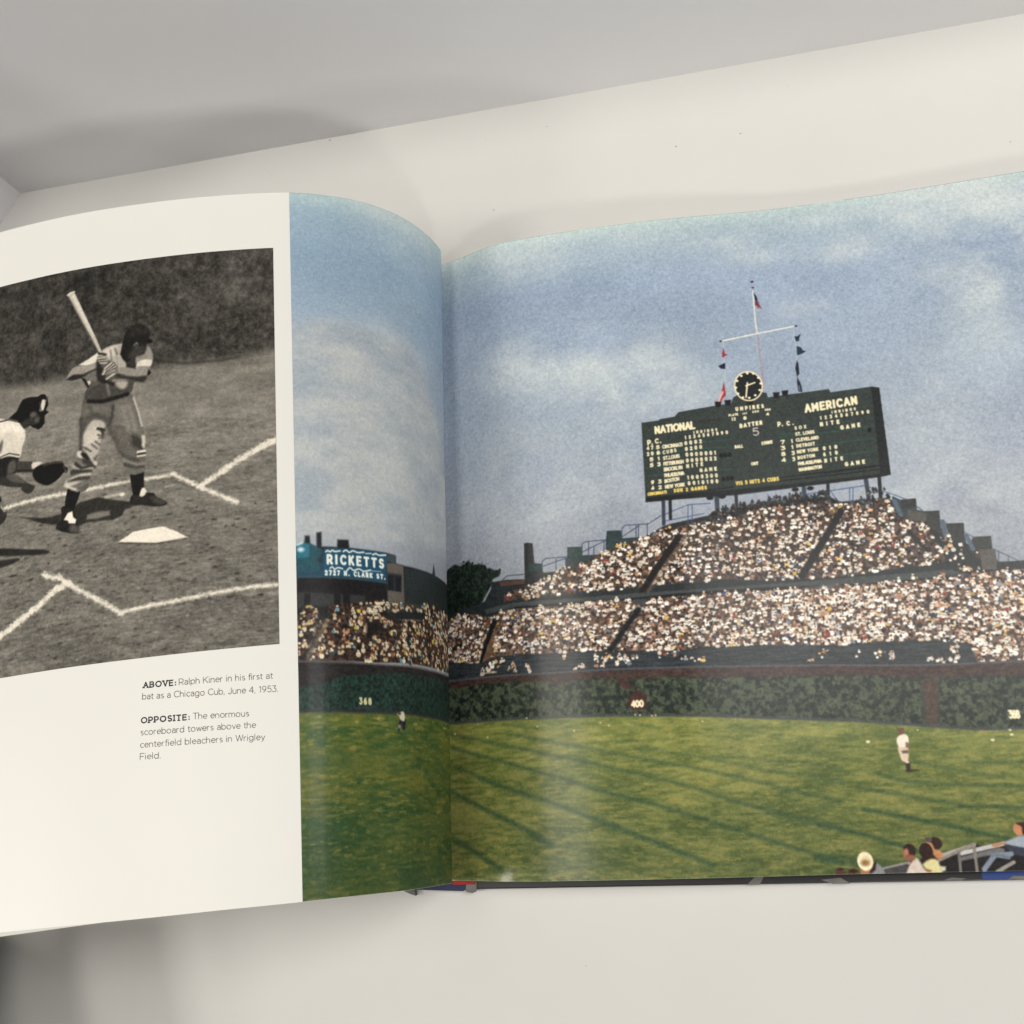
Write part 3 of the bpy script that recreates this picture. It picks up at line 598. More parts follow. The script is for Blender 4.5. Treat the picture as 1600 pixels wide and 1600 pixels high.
 ('m',[5.7,174.6,10.8,171.7,22.0,173.1,29.5,175.5,33.4,173.2,40.1,172.9,59.3,173.3,79.3,172.4,89.7,173.2,92.0,177.3,95.5,172.9,117.9,172.7,143.3,172.5,162.0,172.9,174.4,172.5,204.4,172.5,218.1,171.1,306.0,171.6,306.0,207.3,226.8,206.4,217.4,205.5,215.1,198.0,201.1,195.9,183.5,195.3,170.3,195.8,141.0,194.2,116.1,193.9,104.7,194.9,78.0,193.3,69.0,192.4,61.0,192.9,44.9,192.4,26.5,192.0,22.2,194.2,5.4,191.9],(54,46,43),(122,98,84),0.8,0.8,1.3,0.2,7,0,0),
 ('c',[5.7,174.6,10.8,171.7,22.0,173.1,29.5,175.5,33.4,173.2,40.1,172.9,59.3,173.3,79.3,172.4,89.7,173.2,92.0,177.3,95.5,172.9,117.9,172.7,143.3,172.5,162.0,172.9,174.4,172.5,204.4,172.5,218.1,171.1,306.0,171.6,306.0,207.3,226.8,206.4,217.4,205.5,215.1,198.0,201.1,195.9,183.5,195.3,170.3,195.8,141.0,194.2,116.1,193.9,104.7,194.9,78.0,193.3,69.0,192.4,61.0,192.9,44.9,192.4,26.5,192.0,22.2,194.2,5.4,191.9],3150,1.54,1.15,31,0),
 ('c',[186.8,170.2,306.0,171.6,306.0,207.3,217.4,205.5,215.2,197.4,183.6,194.7],520,1.89,0.93,32,0),
 ('c',[143.3,172.5,186.5,172.7,183.6,194.7,141.1,193.6],280,1.76,0.97,33,0),
 ('l',[30.2,177.6,25.8,185.9,21.2,198.8],2.41,(26,26,28),0.5,1.0,0),
 ('m',[30.9,179.7,28.1,192.2,22.9,197.7,22.6,195.0,26.6,187.3],(88,68,54),(128,104,82),0.6,0.3,1,0.3,8,0,0),
 ('l',[91.3,177.2,85.7,184.1,78.7,193.3,75.2,196.3],2.57,(26,27,30),0.6,1.0,0),
 ('m',[5.4,192.5,22.2,193.9,28.1,192.5,44.9,192.7,61.0,193.2,78.0,193.6,104.7,194.9,116.0,194.6,141.0,194.3,170.2,196.1,183.4,195.6,201.0,196.2,215.1,198.2,217.4,205.8,306.0,207.0,306.0,208.8,140.2,202.4,115.4,201.8,77.6,200.7,51.4,200.6,22.0,199.9,5.3,200.0],(36,42,46),(60,66,70),4,0.5,0.8,0.3,9,0,0),
 ('l',[28.8,194.3,60.9,194.8,90.7,196.0,115.9,196.2],0.31,(70,76,82),0.2,0.6,0),
 ('l',[28.8,196.3,60.9,196.4,96.9,197.6],0.31,(70,76,82),0.2,0.6,0),
 ('l',[44.6,199.2,77.7,198.7,115.6,199.6],0.31,(70,76,82),0.2,0.6,0),
 ('c',[23.0,194.3,29.6,194.3,28.7,198.9,22.5,198.6],14,1.6,1.27,41,0),
 ('c',[30.4,193.1,35.7,193.6,34.8,196.8,30.3,196.4],5,1.59,1.17,42,0),
 ('c',[36.3,195.6,41.3,196.0,41.2,199.3,36.6,198.9],7,1.58,1.1,43,0),
 ('c',[43.4,196.8,47.5,196.5,45.3,199.6,43.2,199.4],4,1.56,1.06,44,0),
 ('c',[59.3,194.0,61.6,194.2,61.1,197.4,59.5,197.3],3,1.56,1.02,45,0),
 ('c',[72.4,194.2,78.0,193.9,77.7,199.1,72.5,199.4],16,1.55,1.01,46,0),
 ('c',[78.0,193.9,90.7,195.4,90.4,199.2,78.3,198.5],24,1.54,1.0,47,0),
 ('c',[62.7,198.8,68.6,198.5,68.5,199.8,62.7,199.8],5,1.54,1.02,48,0),
 ('c',[97.9,193.2,106.7,193.7,105.7,198.1,98.1,198.3],10,1.53,0.99,49,0),
 ('c',[106.4,196.9,115.8,196.8,115.6,199.9,106.2,200.1],10,1.52,0.99,50,0),
 ('c',[159.2,196.7,164.1,196.7,163.7,200.4,159.1,200.2],6,1.62,0.97,51,0),
 ('c',[172.9,198.4,175.3,198.6,175.0,201.0,172.9,200.9],2,1.61,0.96,52,0),
 ('c',[181.0,198.6,189.5,199.1,189.0,202.8,180.9,201.4],13,1.6,0.96,53,0),
 ('c',[200.1,202.6,211.5,203.0,211.2,205.1,199.8,204.7],14,1.58,0.95,54,0),
 ('c',[207.8,197.5,212.3,197.9,211.5,203.3,207.6,202.4],8,1.58,0.94,55,0),
 ('c',[154.6,199.9,157.6,200.1,157.5,201.3,154.4,201.2],2,1.62,0.98,56,0),
 ('l',[22.5,198.3,30.2,198.4],0.57,(190,170,150),0.3,1.0,0),
 ('m',[2.2,200.5,54.0,201.7,115.4,202.2,188.1,204.9,306.0,208.3,306.0,233.7,185.2,226.5,113.7,220.7,1.9,218.2],(30,38,34),(62,66,56),1.4,1.2,1.2,0.3,60,0,0),
 ('m',[5.3,200.0,22.0,199.9,51.4,200.6,77.6,200.7,115.4,201.5,152.4,202.6,199.7,205.3,306.0,207.3,306.0,213.7,139.6,207.9,115.0,206.8,83.6,205.8,53.8,204.7,21.9,204.2,5.2,203.4],(52,40,38),(78,58,52),1.4,0.7,1.1,0.5,61,0,0),
 ('l',[5.3,200.0,22.0,200.0,51.4,200.6,77.6,200.6,115.4,201.6,158.5,203.1,199.7,205.4,306.0,207.4],0.65,(84,88,94),0.3,1.0,0),
 ('I',[5.2,203.1,21.9,202.9,37.5,202.9,52.5,204.0,55.1,206.0,57.8,204.9,70.9,203.5,80.5,204.6,84.2,206.4,86.8,205.3,96.4,204.6,115.0,205.9,151.9,207.0,181.8,208.2,196.0,210.9,194.9,227.0,200.0,227.2,202.3,211.2,215.9,211.4,306.0,212.0,306.0,232.6,213.0,230.5,196.4,228.5,173.6,225.7,156.0,224.3,138.0,223.2,113.8,220.5,82.8,218.9,43.9,218.1,4.9,217.6],(28,38,33),(78,86,68),1.6,1.6,1.5,62),
 ('m',[81.1,205.0,85.5,205.9,86.6,208.5,84.1,208.9,81.6,206.9],(60,38,36),(76,48,44),1,1,1,0.4,63,0,0),
 ('m',[86.5,210.3,88.5,209.2,90.3,210.5,92.1,211.3,92.0,216.9,86.0,217.1,84.3,214.6],(58,34,32),(74,44,40),1,1,1,0.4,64,0,0),
 ('m',[195.2,210.5,203.3,210.1,200.7,227.7,194.2,227.4,195.4,217.5],(40,50,44),(66,70,58),1,1,1.2,0.5,66,0,0),
 ('m',[196.6,210.9,202.5,210.0,200.0,227.2,196.0,227.0,196.8,217.5],(64,52,46),(86,66,57),1,1,1,0.9,65,0,0),
 ('t','400',[86.1,215.8,90.5,215.8],2.24,0.81,(238,226,190)),
 ('t','368',[225.3,226.6,228.6,226.7],2.64,0.79,(238,226,190)),
 ('G',[1.9,217.4,4.9,217.6,29.6,217.7,50.6,218.0,82.8,218.8,113.8,220.4,156.0,224.0,173.7,225.4,196.4,228.2,213.0,230.2,306.0,232.8,306.0,288.5,0.8,285.7],(82,98,55),(134,138,82),71),
 ('l',[4.9,217.6,29.6,217.8,50.6,218.1,82.8,218.8,113.8,220.5,156.1,223.7,173.7,225.1,196.4,228.0,213.0,230.0,306.0,232.6],1.08,(68,72,72),0.4,1.0,0),
 ('l',[4.9,221.9,43.0,230.4,78.3,239.2,105.4,246.5,127.3,254.3,160.7,263.1],1.33,(48,74,52),0.8,0.59,1),
 ('l',[7.1,228.0,39.7,236.7,68.5,246.1,95.7,254.1,126.2,264.6,159.2,275.8],1.48,(48,74,52),0.8,0.64,1),
 ('l',[20.3,240.6,49.1,249.9,71.5,258.7,90.3,266.2,111.9,275.3],1.8,(48,74,52),0.8,0.68,1),
 ('l',[6.7,245.8,38.8,259.6,51.3,267.0],2.05,(48,74,52),0.8,0.68,1),
 ('l',[6.3,263.8,21.7,271.2,29.8,275.6],2.45,(48,74,52),0.8,0.59,1),
 ('l',[34.9,223.8,55.0,228.1,87.9,235.5,114.9,241.5,141.3,248.7,161.8,254.2],1.19,(48,74,52),0.8,0.55,1),
 ('l',[86.3,231.5,110.9,236.0,133.1,241.3,162.8,246.4],1.03,(48,74,52),0.8,0.42,1),
 ('l',[115.5,235.7,142.3,239.0,163.4,242.0],0.88,(48,74,52),0.8,0.3,1),
 ('l',[32.9,219.9,47.4,222.1],0.96,(48,74,52),0.8,0.42,1),
 ('l',[85.1,221.9,96.1,224.5],0.92,(48,74,52),0.8,0.42,1),
 ('l',[4.6,234.1,22.7,240.7],1.62,(48,74,52),0.8,0.34,1),
 ('l',[50.0,273.1,94.0,276.6,129.5,275.8],2.89,(48,74,52),0.8,0.21,1),
 ('l',[169.1,257.2,187.6,261.4,206.4,266.0,218.8,269.4],1.38,(48,74,52),0.6,0.75,1),
 ('l',[152.7,262.2,166.2,265.7,180.1,270.2,187.7,273.0],1.41,(48,74,52),0.6,0.75,1),
 ('l',[203.3,257.4,306.0,262.1],1.21,(48,74,52),0.6,0.7,1),
 ('l',[134.3,257.9,152.7,262.2],1.45,(48,74,52),0.6,0.3,1),
 ('l',[151.3,273.9,160.4,275.0,173.8,277.1],3.47,(48,74,52),0.6,0.5,1),
 ('l',[208.3,240.1,220.4,242.5,306.0,241.3],1.09,(48,74,52),0.7,0.5,1),
 ('l',[189.9,240.8,204.0,244.4,219.6,247.6],1.26,(48,74,52),0.7,0.45,1),
 ('l',[176.4,244.8,201.5,249.5,306.0,254.4],1.26,(48,74,52),0.7,0.6,1),
 ('l',[168.2,249.4,189.9,253.9,203.9,257.0],1.26,(48,74,52),0.7,0.55,1),
 ('e',8.4,222.2,0.45,0.31,(215,210,160),0.15,1.0),
 ('e',25.2,224.5,0.46,0.31,(215,210,160),0.15,1.0),
 ('e',43.3,218.0,0.38,0.3,(215,210,160),0.15,1.0),
 ('e',47.6,221.5,0.37,0.3,(215,210,160),0.15,1.0),
 ('e',62.6,223.9,0.36,0.3,(215,210,160),0.15,1.0),
 ('e',73.2,221.4,0.36,0.3,(215,210,160),0.15,1.0),
 ('e',76.5,222.6,0.35,0.3,(215,210,160),0.15,1.0),
 ('e',87.2,218.9,0.35,0.3,(215,210,160),0.15,1.0),
 ('e',89.0,219.2,0.35,0.3,(215,210,160),0.15,1.0),
 ('e',93.7,219.6,0.35,0.3,(215,210,160),0.15,1.0),
 ('e',95.1,219.5,0.35,0.3,(215,210,160),0.15,1.0),
 ('e',113.0,222.7,0.34,0.29,(215,210,160),0.15,1.0),
 ('e',218.1,234.2,0.68,0.48,(222,215,180),0.15,1.0),
 ('e',174.1,232.9,0.83,0.57,(222,215,180),0.15,1.0),
 ('e',192.5,229.4,0.33,0.23,(222,215,180),0.15,1.0),
 ('e',224.6,230.9,0.52,0.37,(222,215,180),0.15,1.0),
 ('e',224.9,232.6,0.62,0.44,(222,215,180),0.15,1.0),
 ('p',[186.0,243.9,187.7,243.6,192.1,243.9,189.8,244.4,186.8,244.6],(46,52,32),0.3,0),
 ('p',[186.4,241.1,188.1,240.9,188.1,243.0,187.8,244.3,186.5,244.3,186.5,242.2],(52,44,42),0.2,0),
 ('e',187.2,240.9,0.68,0.51,(222,205,190),0.15,1.0),
 ('p',[184.7,235.3,187.8,235.0,188.3,236.6,187.8,239.6,187.0,240.8,185.5,240.5,184.9,238.3],(214,192,170),0.25,1),
 ('p',[185.7,236.7,188.1,236.6,188.1,237.7,185.9,237.7],(92,82,72),0.3,0),
 ('p',[185.1,231.5,186.9,230.6,188.5,231.2,188.8,233.4,187.7,235.2,185.1,235.3,184.4,233.2],(236,224,206),0.25,1),
 ('p',[187.6,233.7,188.6,233.9,188.2,235.8,187.4,235.4],(130,96,78),0.3,0),
 ('p',[185.4,228.8,186.4,228.4,187.4,228.9,187.3,230.4,186.1,230.7,185.4,229.9],(112,74,56),0.25,1),
 ('l',[185.4,228.9,187.5,228.7],0.37,(86,64,50),0.15,1.0,0),
 ('p',[172.6,278.9,182.9,276.0,191.9,274.9,196.5,273.2,205.7,270.4,209.0,271.3,217.1,269.5,306.0,269.1,306.0,282.4,172.3,281.5],(34,30,32),0.3,0),
 ('l',[172.2,278.7,182.8,276.5],1.11,(142,138,134),0.15,1.0,0),
 ('p',[172.2,278.9,182.3,276.8,181.9,280.0,172.0,280.2],(70,68,70),0.15,0),
 ('l',[194.2,274.3,206.1,270.8],1.31,(168,164,158),0.15,1.0,0),
 ('l',[201.3,273.6,216.0,270.6],1.51,(190,188,184),0.15,1.0,0),
 ('l',[193.0,276.0,205.9,270.6],1.09,(138,130,120),0.15,1.0,0),
 ('p',[199.8,275.1,214.1,271.9,216.2,272.4,215.5,273.7,200.0,276.4],(112,110,112),0.3,0),
 ('l',[200.5,273.3,200.1,280.3],0.98,(118,112,106),0.15,1.0,0),
 ('l',[205.9,271.7,205.7,280.4],1.08,(132,126,116),0.15,1.0,0),
 ('p',[216.1,270.0,220.6,268.5,225.0,267.6,224.2,272.6,219.3,271.6,216.4,271.1],(158,167,178),0.4,0),
 ('p',[216.0,270.6,219.3,271.6,224.1,273.0,223.7,275.6,218.0,274.2],(56,60,72),0.3,0),
 ('l',[208.2,279.2,212.4,274.5,218.0,274.2],1.73,(126,136,148),0.15,1.0,0),
 ('l',[211.6,274.5,217.0,275.4],1.29,(112,122,134),0.15,1.0,0),
 ('l',[212.4,280.1,218.4,277.0],1.28,(148,144,134),0.15,1.0,0),
 ('l',[212.5,271.2,216.1,270.4],1.08,(178,132,96),0.15,1.0,0),
 ('e',221.9,265.9,1.91,2.19,(186,128,92),0.15,1.0),
 ('p',[221.2,263.9,222.8,263.4,225.6,264.3,225.0,267.8,222.9,267.5,222.9,265.1],(62,38,30),0.3,1),
 ('e',192.8,270.0,2.42,2.21,(52,36,30),0.15,1.0),
 ('p',[189.6,269.3,191.7,270.0,192.2,272.7,190.5,272.2],(196,140,104),0.4,1),
 ('p',[191.8,272.2,194.4,272.7,194.7,275.0,192.3,275.3,191.1,274.0],(186,132,92),0.4,1),
 ('e',190.6,268.7,1.33,0.89,(84,76,72),0.15,1.0),
 ('e',189.3,272.6,2.32,2.87,(48,32,26),0.15,1.0),
 ('p',[191.2,273.6,192.2,275.8,188.6,276.1,187.5,274.8],(50,32,26),0.4,1),
 ('p',[187.6,277.0,190.5,275.3,192.6,275.8,193.4,278.0,193.2,281.1,186.6,280.9,188.2,278.8],(216,208,152),0.4,1),
 ('p',[193.2,277.8,195.4,278.0,195.0,279.4,193.4,279.8],(206,200,170),0.3,0),
 ('p',[187.4,278.3,190.4,279.3,189.8,279.9,187.7,279.4],(128,80,60),0.4,0),
 ('p',[182.1,278.6,183.5,276.5,185.7,274.8,187.5,277.9,188.0,280.5,181.8,280.8],(208,194,180),0.4,1),
 ('e',183.6,272.3,2.22,2.33,(44,30,26),0.15,1.0),
 ('p',[181.4,272.2,183.0,271.6,183.2,273.8,182.5,275.6,181.6,274.2],(176,116,88),0.4,1),
 ('p',[181.8,273.8,185.0,273.9,184.7,275.6,182.0,275.6],(140,92,70),0.4,1),
 ('p',[169.5,278.4,171.6,276.4,173.6,278.5,173.7,280.7,168.8,280.6],(136,136,136),0.3,1),
 ('p',[170.3,276.2,171.5,275.8,170.8,278.8,168.9,279.9,167.6,279.7],(52,36,32),0.3,0),
 ('p',[165.4,278.5,169.1,278.4,168.4,280.1,165.5,280.1],(170,118,84),0.3,0),
 ('e',167.6,275.6,2.83,3.33,(238,226,192),0.15,1.0),
 ('e',167.9,275.4,1.58,1.55,(214,196,150),0.6,1.0),
 ('e',167.5,276.2,1.47,1.02,(146,112,74),0.5,1.0),
 ('e',158.3,279.4,1.82,1.55,(88,56,42),0.15,1.0),
 ('e',162.8,279.5,1.82,1.55,(88,56,42),0.15,1.0),
 ('e',158.4,278.1,1.37,0.44,(50,34,28),0.15,1.0),
 ('e',162.9,278.9,1.59,0.55,(50,34,28),0.15,1.0),
 ('p',[98.2,96.9,105.7,96.6,105.8,96.1,112.4,95.5,114.1,93.6,129.0,92.0,136.4,91.4,137.4,89.0,139.4,87.6,149.3,87.1,151.5,87.7,152.0,89.8,155.7,89.4,174.5,88.6,177.1,88.5,177.6,90.0,193.9,89.4,197.0,90.2,196.5,128.2,192.5,128.8,161.9,130.0,133.3,131.8,103.7,132.2,97.5,132.2],(53,60,57),0.15,0),
 ('p',[193.9,89.4,197.0,90.2,196.5,128.2,192.6,128.7],(34,38,39),0.15,0),
 ('p',[97.7,130.3,133.5,129.5,192.7,127.6,196.5,128.2,192.5,128.8,161.9,130.1,133.3,132.0,103.7,132.2,97.5,132.3],(30,33,34),0.3,0),
 ('e',123.9,132.5,1.43,0.88,(28,30,31),0.15,1.0),
 ('e',128.9,132.3,1.43,0.88,(28,30,31),0.15,1.0),
 ('e',158.6,131.2,1.4,0.87,(28,30,31),0.15,1.0),
 ('e',164.6,131.1,1.39,0.87,(28,30,31),0.15,1.0),
 ('l',[195.0,93.5,196.5,94.0],1.33,(30,31,31),0.4,0.5,0),
 ('l',[194.9,97.4,196.4,97.9],1.32,(30,31,31),0.4,0.5,0),
 ('l',[194.7,101.3,196.3,101.8],1.32,(30,31,31),0.4,0.5,0),
 ('l',[194.6,105.2,196.2,105.7],1.31,(30,31,31),0.4,0.5,0),
 ('l',[194.5,109.1,196.1,109.6],1.31,(30,31,31),0.4,0.5,0),
 ('l',[194.4,112.9,196.1,113.4],1.3,(30,31,31),0.4,0.5,0),
 ('l',[194.3,116.7,196.0,117.2],1.3,(30,31,31),0.4,0.5,0),
 ('l',[194.2,120.5,195.9,121.0],1.29,(30,31,31),0.4,0.5,0),
 ('l',[194.1,124.3,195.8,124.8],1.29,(30,31,31),0.4,0.5,0),
 ('l',[100.3,109.1,134.9,107.4],0.33,(44,92,80),0.3,0.85,0),
 ('l',[100.9,111.1,134.6,110.7],0.33,(44,92,80),0.3,0.85,0),
 ('l',[127.6,115.7,134.5,115.4],0.33,(44,92,80),0.3,0.85,0),
 ('l',[98.9,117.6,109.2,117.4],0.33,(44,92,80),0.3,0.85,0),
 ('l',[101.6,121.0,114.0,120.9],0.33,(44,92,80),0.3,0.85,0),
 ('l',[127.1,120.7,134.4,120.6],0.32,(44,92,80),0.3,0.85,0),
 ('l',[155.1,107.9,164.5,107.1],0.32,(44,92,80),0.3,0.85,0),
 ('l',[170.2,107.6,192.7,106.9],0.32,(44,92,80),0.3,0.85,0),
 ('l',[163.9,112.9,192.0,112.0],0.31,(44,92,80),0.3,0.85,0),
 ('l',[153.9,119.4,161.8,118.9],0.32,(44,92,80),0.3,0.85,0),
 ('l',[170.3,118.1,191.6,117.6],0.31,(44,92,80),0.3,0.85,0),
 ('l',[153.8,106.6,161.0,106.8],0.32,(44,92,80),0.3,0.85,0),
 ('l',[123.5,129.1,133.6,128.4],0.4,(22,24,25),0.3,1.0,0),
 ('l',[98.6,127.7,98.2,127.7],0.41,(22,24,25),0.3,1.0,0),
 ('l',[153.2,125.5,193.2,123.8],0.39,(22,24,25),0.3,1.0,0),
 ('l',[153.1,127.0,193.0,125.5],0.39,(22,24,25),0.3,1.0,0),
 ('l',[170.9,125.1,192.5,124.1],0.39,(22,24,25),0.3,1.0,0),
 ('l',[114.4,98.9,130.6,98.2],1.11,(50,52,50),0.4,0.7,0),
 ('l',[154.7,98.4,160.5,98.1],1.09,(50,52,50),0.4,0.7,0),
 ('l',[121.0,98.6,132.8,98.3],1.11,(50,52,50),0.4,0.7,0),
 ('e',130.2,114.4,0.76,1.01,(16,18,19),0.2,1.0),
 ('e',131.9,114.3,0.76,1.01,(16,18,19),0.2,1.0),
 ('e',133.7,114.3,0.76,1.01,(16,18,19),0.2,1.0),
 ('e',130.1,124.7,0.76,1.0,(16,18,19),0.2,1.0),
 ('e',131.8,124.6,0.76,1.0,(16,18,19),0.2,1.0),
 ('e',133.6,124.5,0.76,1.0,(16,18,19),0.2,1.0),
 ('e',190.8,108.3,0.72,1.0,(16,18,19),0.2,1.0),
 ('p',[129.7,90.1,132.5,90.0,131.9,92.6,129.8,92.6],(28,26,28),0.2,0),
 ('p',[133.8,89.7,136.6,89.7,136.0,92.2,133.9,92.2],(28,26,28),0.2,0),
 ('p',[154.2,87.8,157.0,87.8,156.3,90.3,154.3,90.3],(28,26,28),0.2,0),
 ('p',[157.9,87.3,160.6,87.3,160.0,89.8,158.0,89.8],(28,26,28),0.2,0),
 ('l',[150.7,39.4,150.3,54.2,150.6,60.3],0.66,(212,212,206),0.15,1.0,0),
 ('l',[150.6,60.3,150.6,79.9,150.4,86.0],0.5,(168,140,144),0.15,1.0,0),
 ('l',[134.7,62.3,150.7,59.9,166.8,58.0],0.6,(226,222,208),0.15,1.0,0),
 ('e',150.8,35.0,0.71,0.53,(74,40,48),0.15,1.0),
 ('e',150.9,37.9,0.55,0.43,(70,60,70),0.15,1.0),
 ('e',134.7,62.3,0.6,0.39,(48,42,46),0.15,1.0),
 ('e',167.0,58.1,0.58,0.39,(50,46,48),0.15,1.0),
 ('p',[150.9,40.3,152.0,42.1,152.3,44.3,151.3,44.4],(34,38,58),0.15,0),
 ('p',[151.1,44.4,152.4,44.5,152.8,46.4,153.8,48.4,151.9,48.0,151.0,46.5],(112,56,66),0.15,0),
 ('l',[151.1,46.7,153.2,48.2],0.35,(190,160,160),0.15,1.0,0),
 ('l',[135.4,63.0,135.9,65.6],0.23,(196,196,196),0.15,1.0,0),
 ('l',[135.6,70.1,134.8,81.5],0.22,(200,196,200),0.15,1.0,0),
 ('l',[165.9,59.2,165.9,67.5],0.22,(196,198,204),0.15,1.0,0),
 ('l',[165.7,71.6,165.7,74.8],0.22,(196,198,204),0.15,1.0,0),
 ('p',[135.7,65.6,135.9,68.1,137.1,69.0,135.9,69.3,135.3,70.0,134.6,69.6,134.9,67.6],(150,50,58),0.15,0),
 ('p',[135.7,72.5,135.4,75.4,133.6,75.1,132.7,73.8],(34,36,56),0.15,0),
 ('p',[134.4,81.4,134.6,87.6,133.3,88.7,131.9,90.6,130.9,89.8,132.6,86.7],(156,54,58),0.15,0),
 ('l',[133.4,85.9,131.4,89.8],0.89,(214,172,168),0.15,1.0,0),
 ('p',[165.9,62.9,167.2,62.9,168.6,61.9,167.8,63.8,167.5,65.2,166.2,65.2],(32,52,62),0.15,0),
 ('p',[166.3,67.4,168.2,68.4,168.4,69.6,169.8,70.2,168.2,71.2,166.0,71.7],(36,58,66),0.15,0),
 ('p',[165.7,74.0,166.1,75.7,166.0,80.2,164.9,81.5,164.6,77.4],(34,38,48),0.15,0),
 ('p',[164.9,81.5,166.0,84.6,166.3,88.7,164.7,88.3,164.6,84.5],(36,40,52),0.15,0),
 ('l',[165.2,85.7,165.3,87.8],0.44,(116,124,140),0.15,1.0,0),
 ('p',[142.6,90.2,145.9,90.5,145.5,92.6,142.7,92.4],(26,28,28),0.15,0),
 ('e',144.4,84.0,6.04,6.96,(228,214,178),0.15,1.0),
 ('e',144.4,84.0,5.4,6.26,(30,33,35),0.15,1.0),
 ('e',144.5,78.1,0.59,0.56,(240,230,200),0.15,1.0),
 ('e',147.0,78.4,0.59,0.56,(240,230,200),0.15,1.0),
 ('e',148.9,80.5,0.58,0.56,(240,230,200),0.15,1.0),
 ('e',149.6,83.2,0.58,0.56,(240,230,200),0.15,1.0),
 ('e',148.9,86.2,0.58,0.55,(240,230,200),0.15,1.0),
 ('e',146.8,88.4,0.58,0.55,(240,230,200),0.15,1.0),
 ('e',144.2,89.4,0.58,0.55,(240,230,200),0.15,1.0),
 ('e',141.6,89.0,0.58,0.55,(240,230,200),0.15,1.0),
 ('e',139.7,87.1,0.59,0.55,(240,230,200),0.15,1.0),
 ('e',139.1,84.3,0.59,0.56,(240,230,200),0.15,1.0),
 ('e',139.9,81.3,0.59,0.56,(240,230,200),0.15,1.0),
 ('e',141.9,79.1,0.59,0.56,(240,230,200),0.15,1.0),
 ('l',[144.1,82.5,142.9,89.0],0.72,(238,226,190),0.15,1.0,0),
 ('l',[143.4,83.8,147.2,82.6],0.7,(238,226,190),0.15,1.0,0),
 ('t','NATIONAL',[103.9,102.3,120.2,101.4],2.86,0.95,(238,226,190)),
 ('t','INNINGS',[119.8,103.8,129.4,103.2],1.02,0.43,(238,226,190)),
 ('t','1234567890',[116.0,105.9,133.7,104.8],1.22,0.52,(238,226,190)),
 ('t','P.',[100.3,107.1,102.0,107.1],1.92,0.65,(238,226,190)),
 ('t','C.',[103.5,106.7,105.6,106.6],1.77,0.65,(238,226,190)),
 ('t','47',[99.8,109.3,102.2,109.2],1.34,0.56,(238,226,190)),
 ('t','5',[103.8,109.3,104.8,109.2],1.34,0.56,(238,226,190)),
 ('t','CINCINNATI',[106.3,109.3,114.4,108.9],1.35,0.47,(238,226,190)),
 ('t','0002',[115.7,108.5,122.5,108.1],1.38,0.56,(238,226,190)),
 ('t','20',[99.7,111.9,102.1,111.8],1.34,0.56,(238,226,190)),
 ('t','8',[103.8,111.8,104.8,111.7],1.34,0.56,(238,226,190)),
 ('t','CUBS',[106.3,111.8,111.7,111.2],1.34,0.47,(238,226,190)),
 ('t','0200',[115.7,111.1,122.4,110.6],1.37,0.56,(238,226,190)),
 ('t','5',[100.7,114.5,101.8,114.3],1.34,0.56,(238,226,190)),
 ('t','1',[103.7,114.4,104.7,114.3],1.33,0.56,(238,226,190)),
 ('t','ST.LOUIS',[106.3,114.4,112.9,113.9],1.34,0.47,(238,226,190)),
 ('t','0000001',[115.7,113.6,127.8,113.6],1.37,0.56,(238,226,190)),
 ('t','5',[100.6,117.1,101.7,116.8],1.33,0.56,(238,226,190)),
 ('t','3',[103.7,116.9,104.7,116.8],1.33,0.56,(238,226,190)),
 ('t','PITTSBURGH',[106.2,116.9,114.3,116.5],1.33,0.47,(238,226,190)),
 ('t','0000022',[115.7,116.2,127.9,116.1],1.36,0.55,(238,226,190)),
 ('t','BROOKLYN',[106.2,119.4,113.6,119.0],1.33,0.47,(238,226,190)),
 ('t','NITE',[115.6,118.7,122.2,118.2],1.36,0.55,(238,226,190)),
 ('t','PHILADELPHIA',[106.2,122.0,114.2,121.6],1.32,0.47,(238,226,190)),
 ('t','9',[100.5,124.7,101.4,124.4],1.32,0.55,(238,226,190)),
 ('t','3',[103.5,124.5,104.5,124.4],1.32,0.55,(238,226,190)),
 ('t','BOSTON',[106.1,124.5,111.9,123.9],1.32,0.47,(238,226,190)),
 ('t','1000300',[115.6,123.7,127.7,123.6],1.35,0.55,(238,226,190)),
 ('t','4',[100.4,127.2,101.3,126.9],1.31,0.55,(238,226,190)),
 ('t','2',[103.4,127.0,104.4,126.9],1.31,0.55,(238,226,190)),
 ('t','NEW YORK',[106.1,127.0,114.0,126.6],1.32,0.47,(238,226,190)),
 ('t','0010100',[115.6,126.2,127.7,126.1],1.34,0.55,(238,226,190)),
 ('t','GAME',[120.9,120.9,127.6,120.6],1.28,0.55,(238,226,190)),
 ('t','CINCINNATI',[98.7,129.4,106.3,129.1],1.04,0.47,(236,205,110)),
 ('t','SUN 2 GAMES',[109.6,128.9,122.8,128.5],1.2,0.55,(236,205,110)),
 ('t','VIS 5 HITS 4 CUBS',[135.1,127.6,152.4,126.7],1.35,0.51,(236,205,110)),
 ('t','BATTER',[139.2,102.5,148.2,101.6],1.44,0.64,(238,226,190)),
 ('t','5',[144.3,106.4,146.4,106.3],3.11,0.52,(206,190,186)),
 ('t','UMPIRES',[138.2,94.8,149.6,94.2],1.38,0.58,(238,226,190)),
 ('t','PLATE',[135.0,97.1,138.7,96.8],0.78,0.41,(238,226,190)),
 ('t','1ST',[140.8,96.7,142.5,96.6],0.61,0.35,(238,226,190)),
 ('t','2ND',[145.0,96.2,147.4,96.0],0.68,0.41,(238,226,190)),
 ('t','3RD',[150.2,95.7,152.3,95.6],0.68,0.41,(238,226,190)),
 ('t','12',[136.1,99.1,137.5,99.0],1.14,0.47,(238,226,190)),
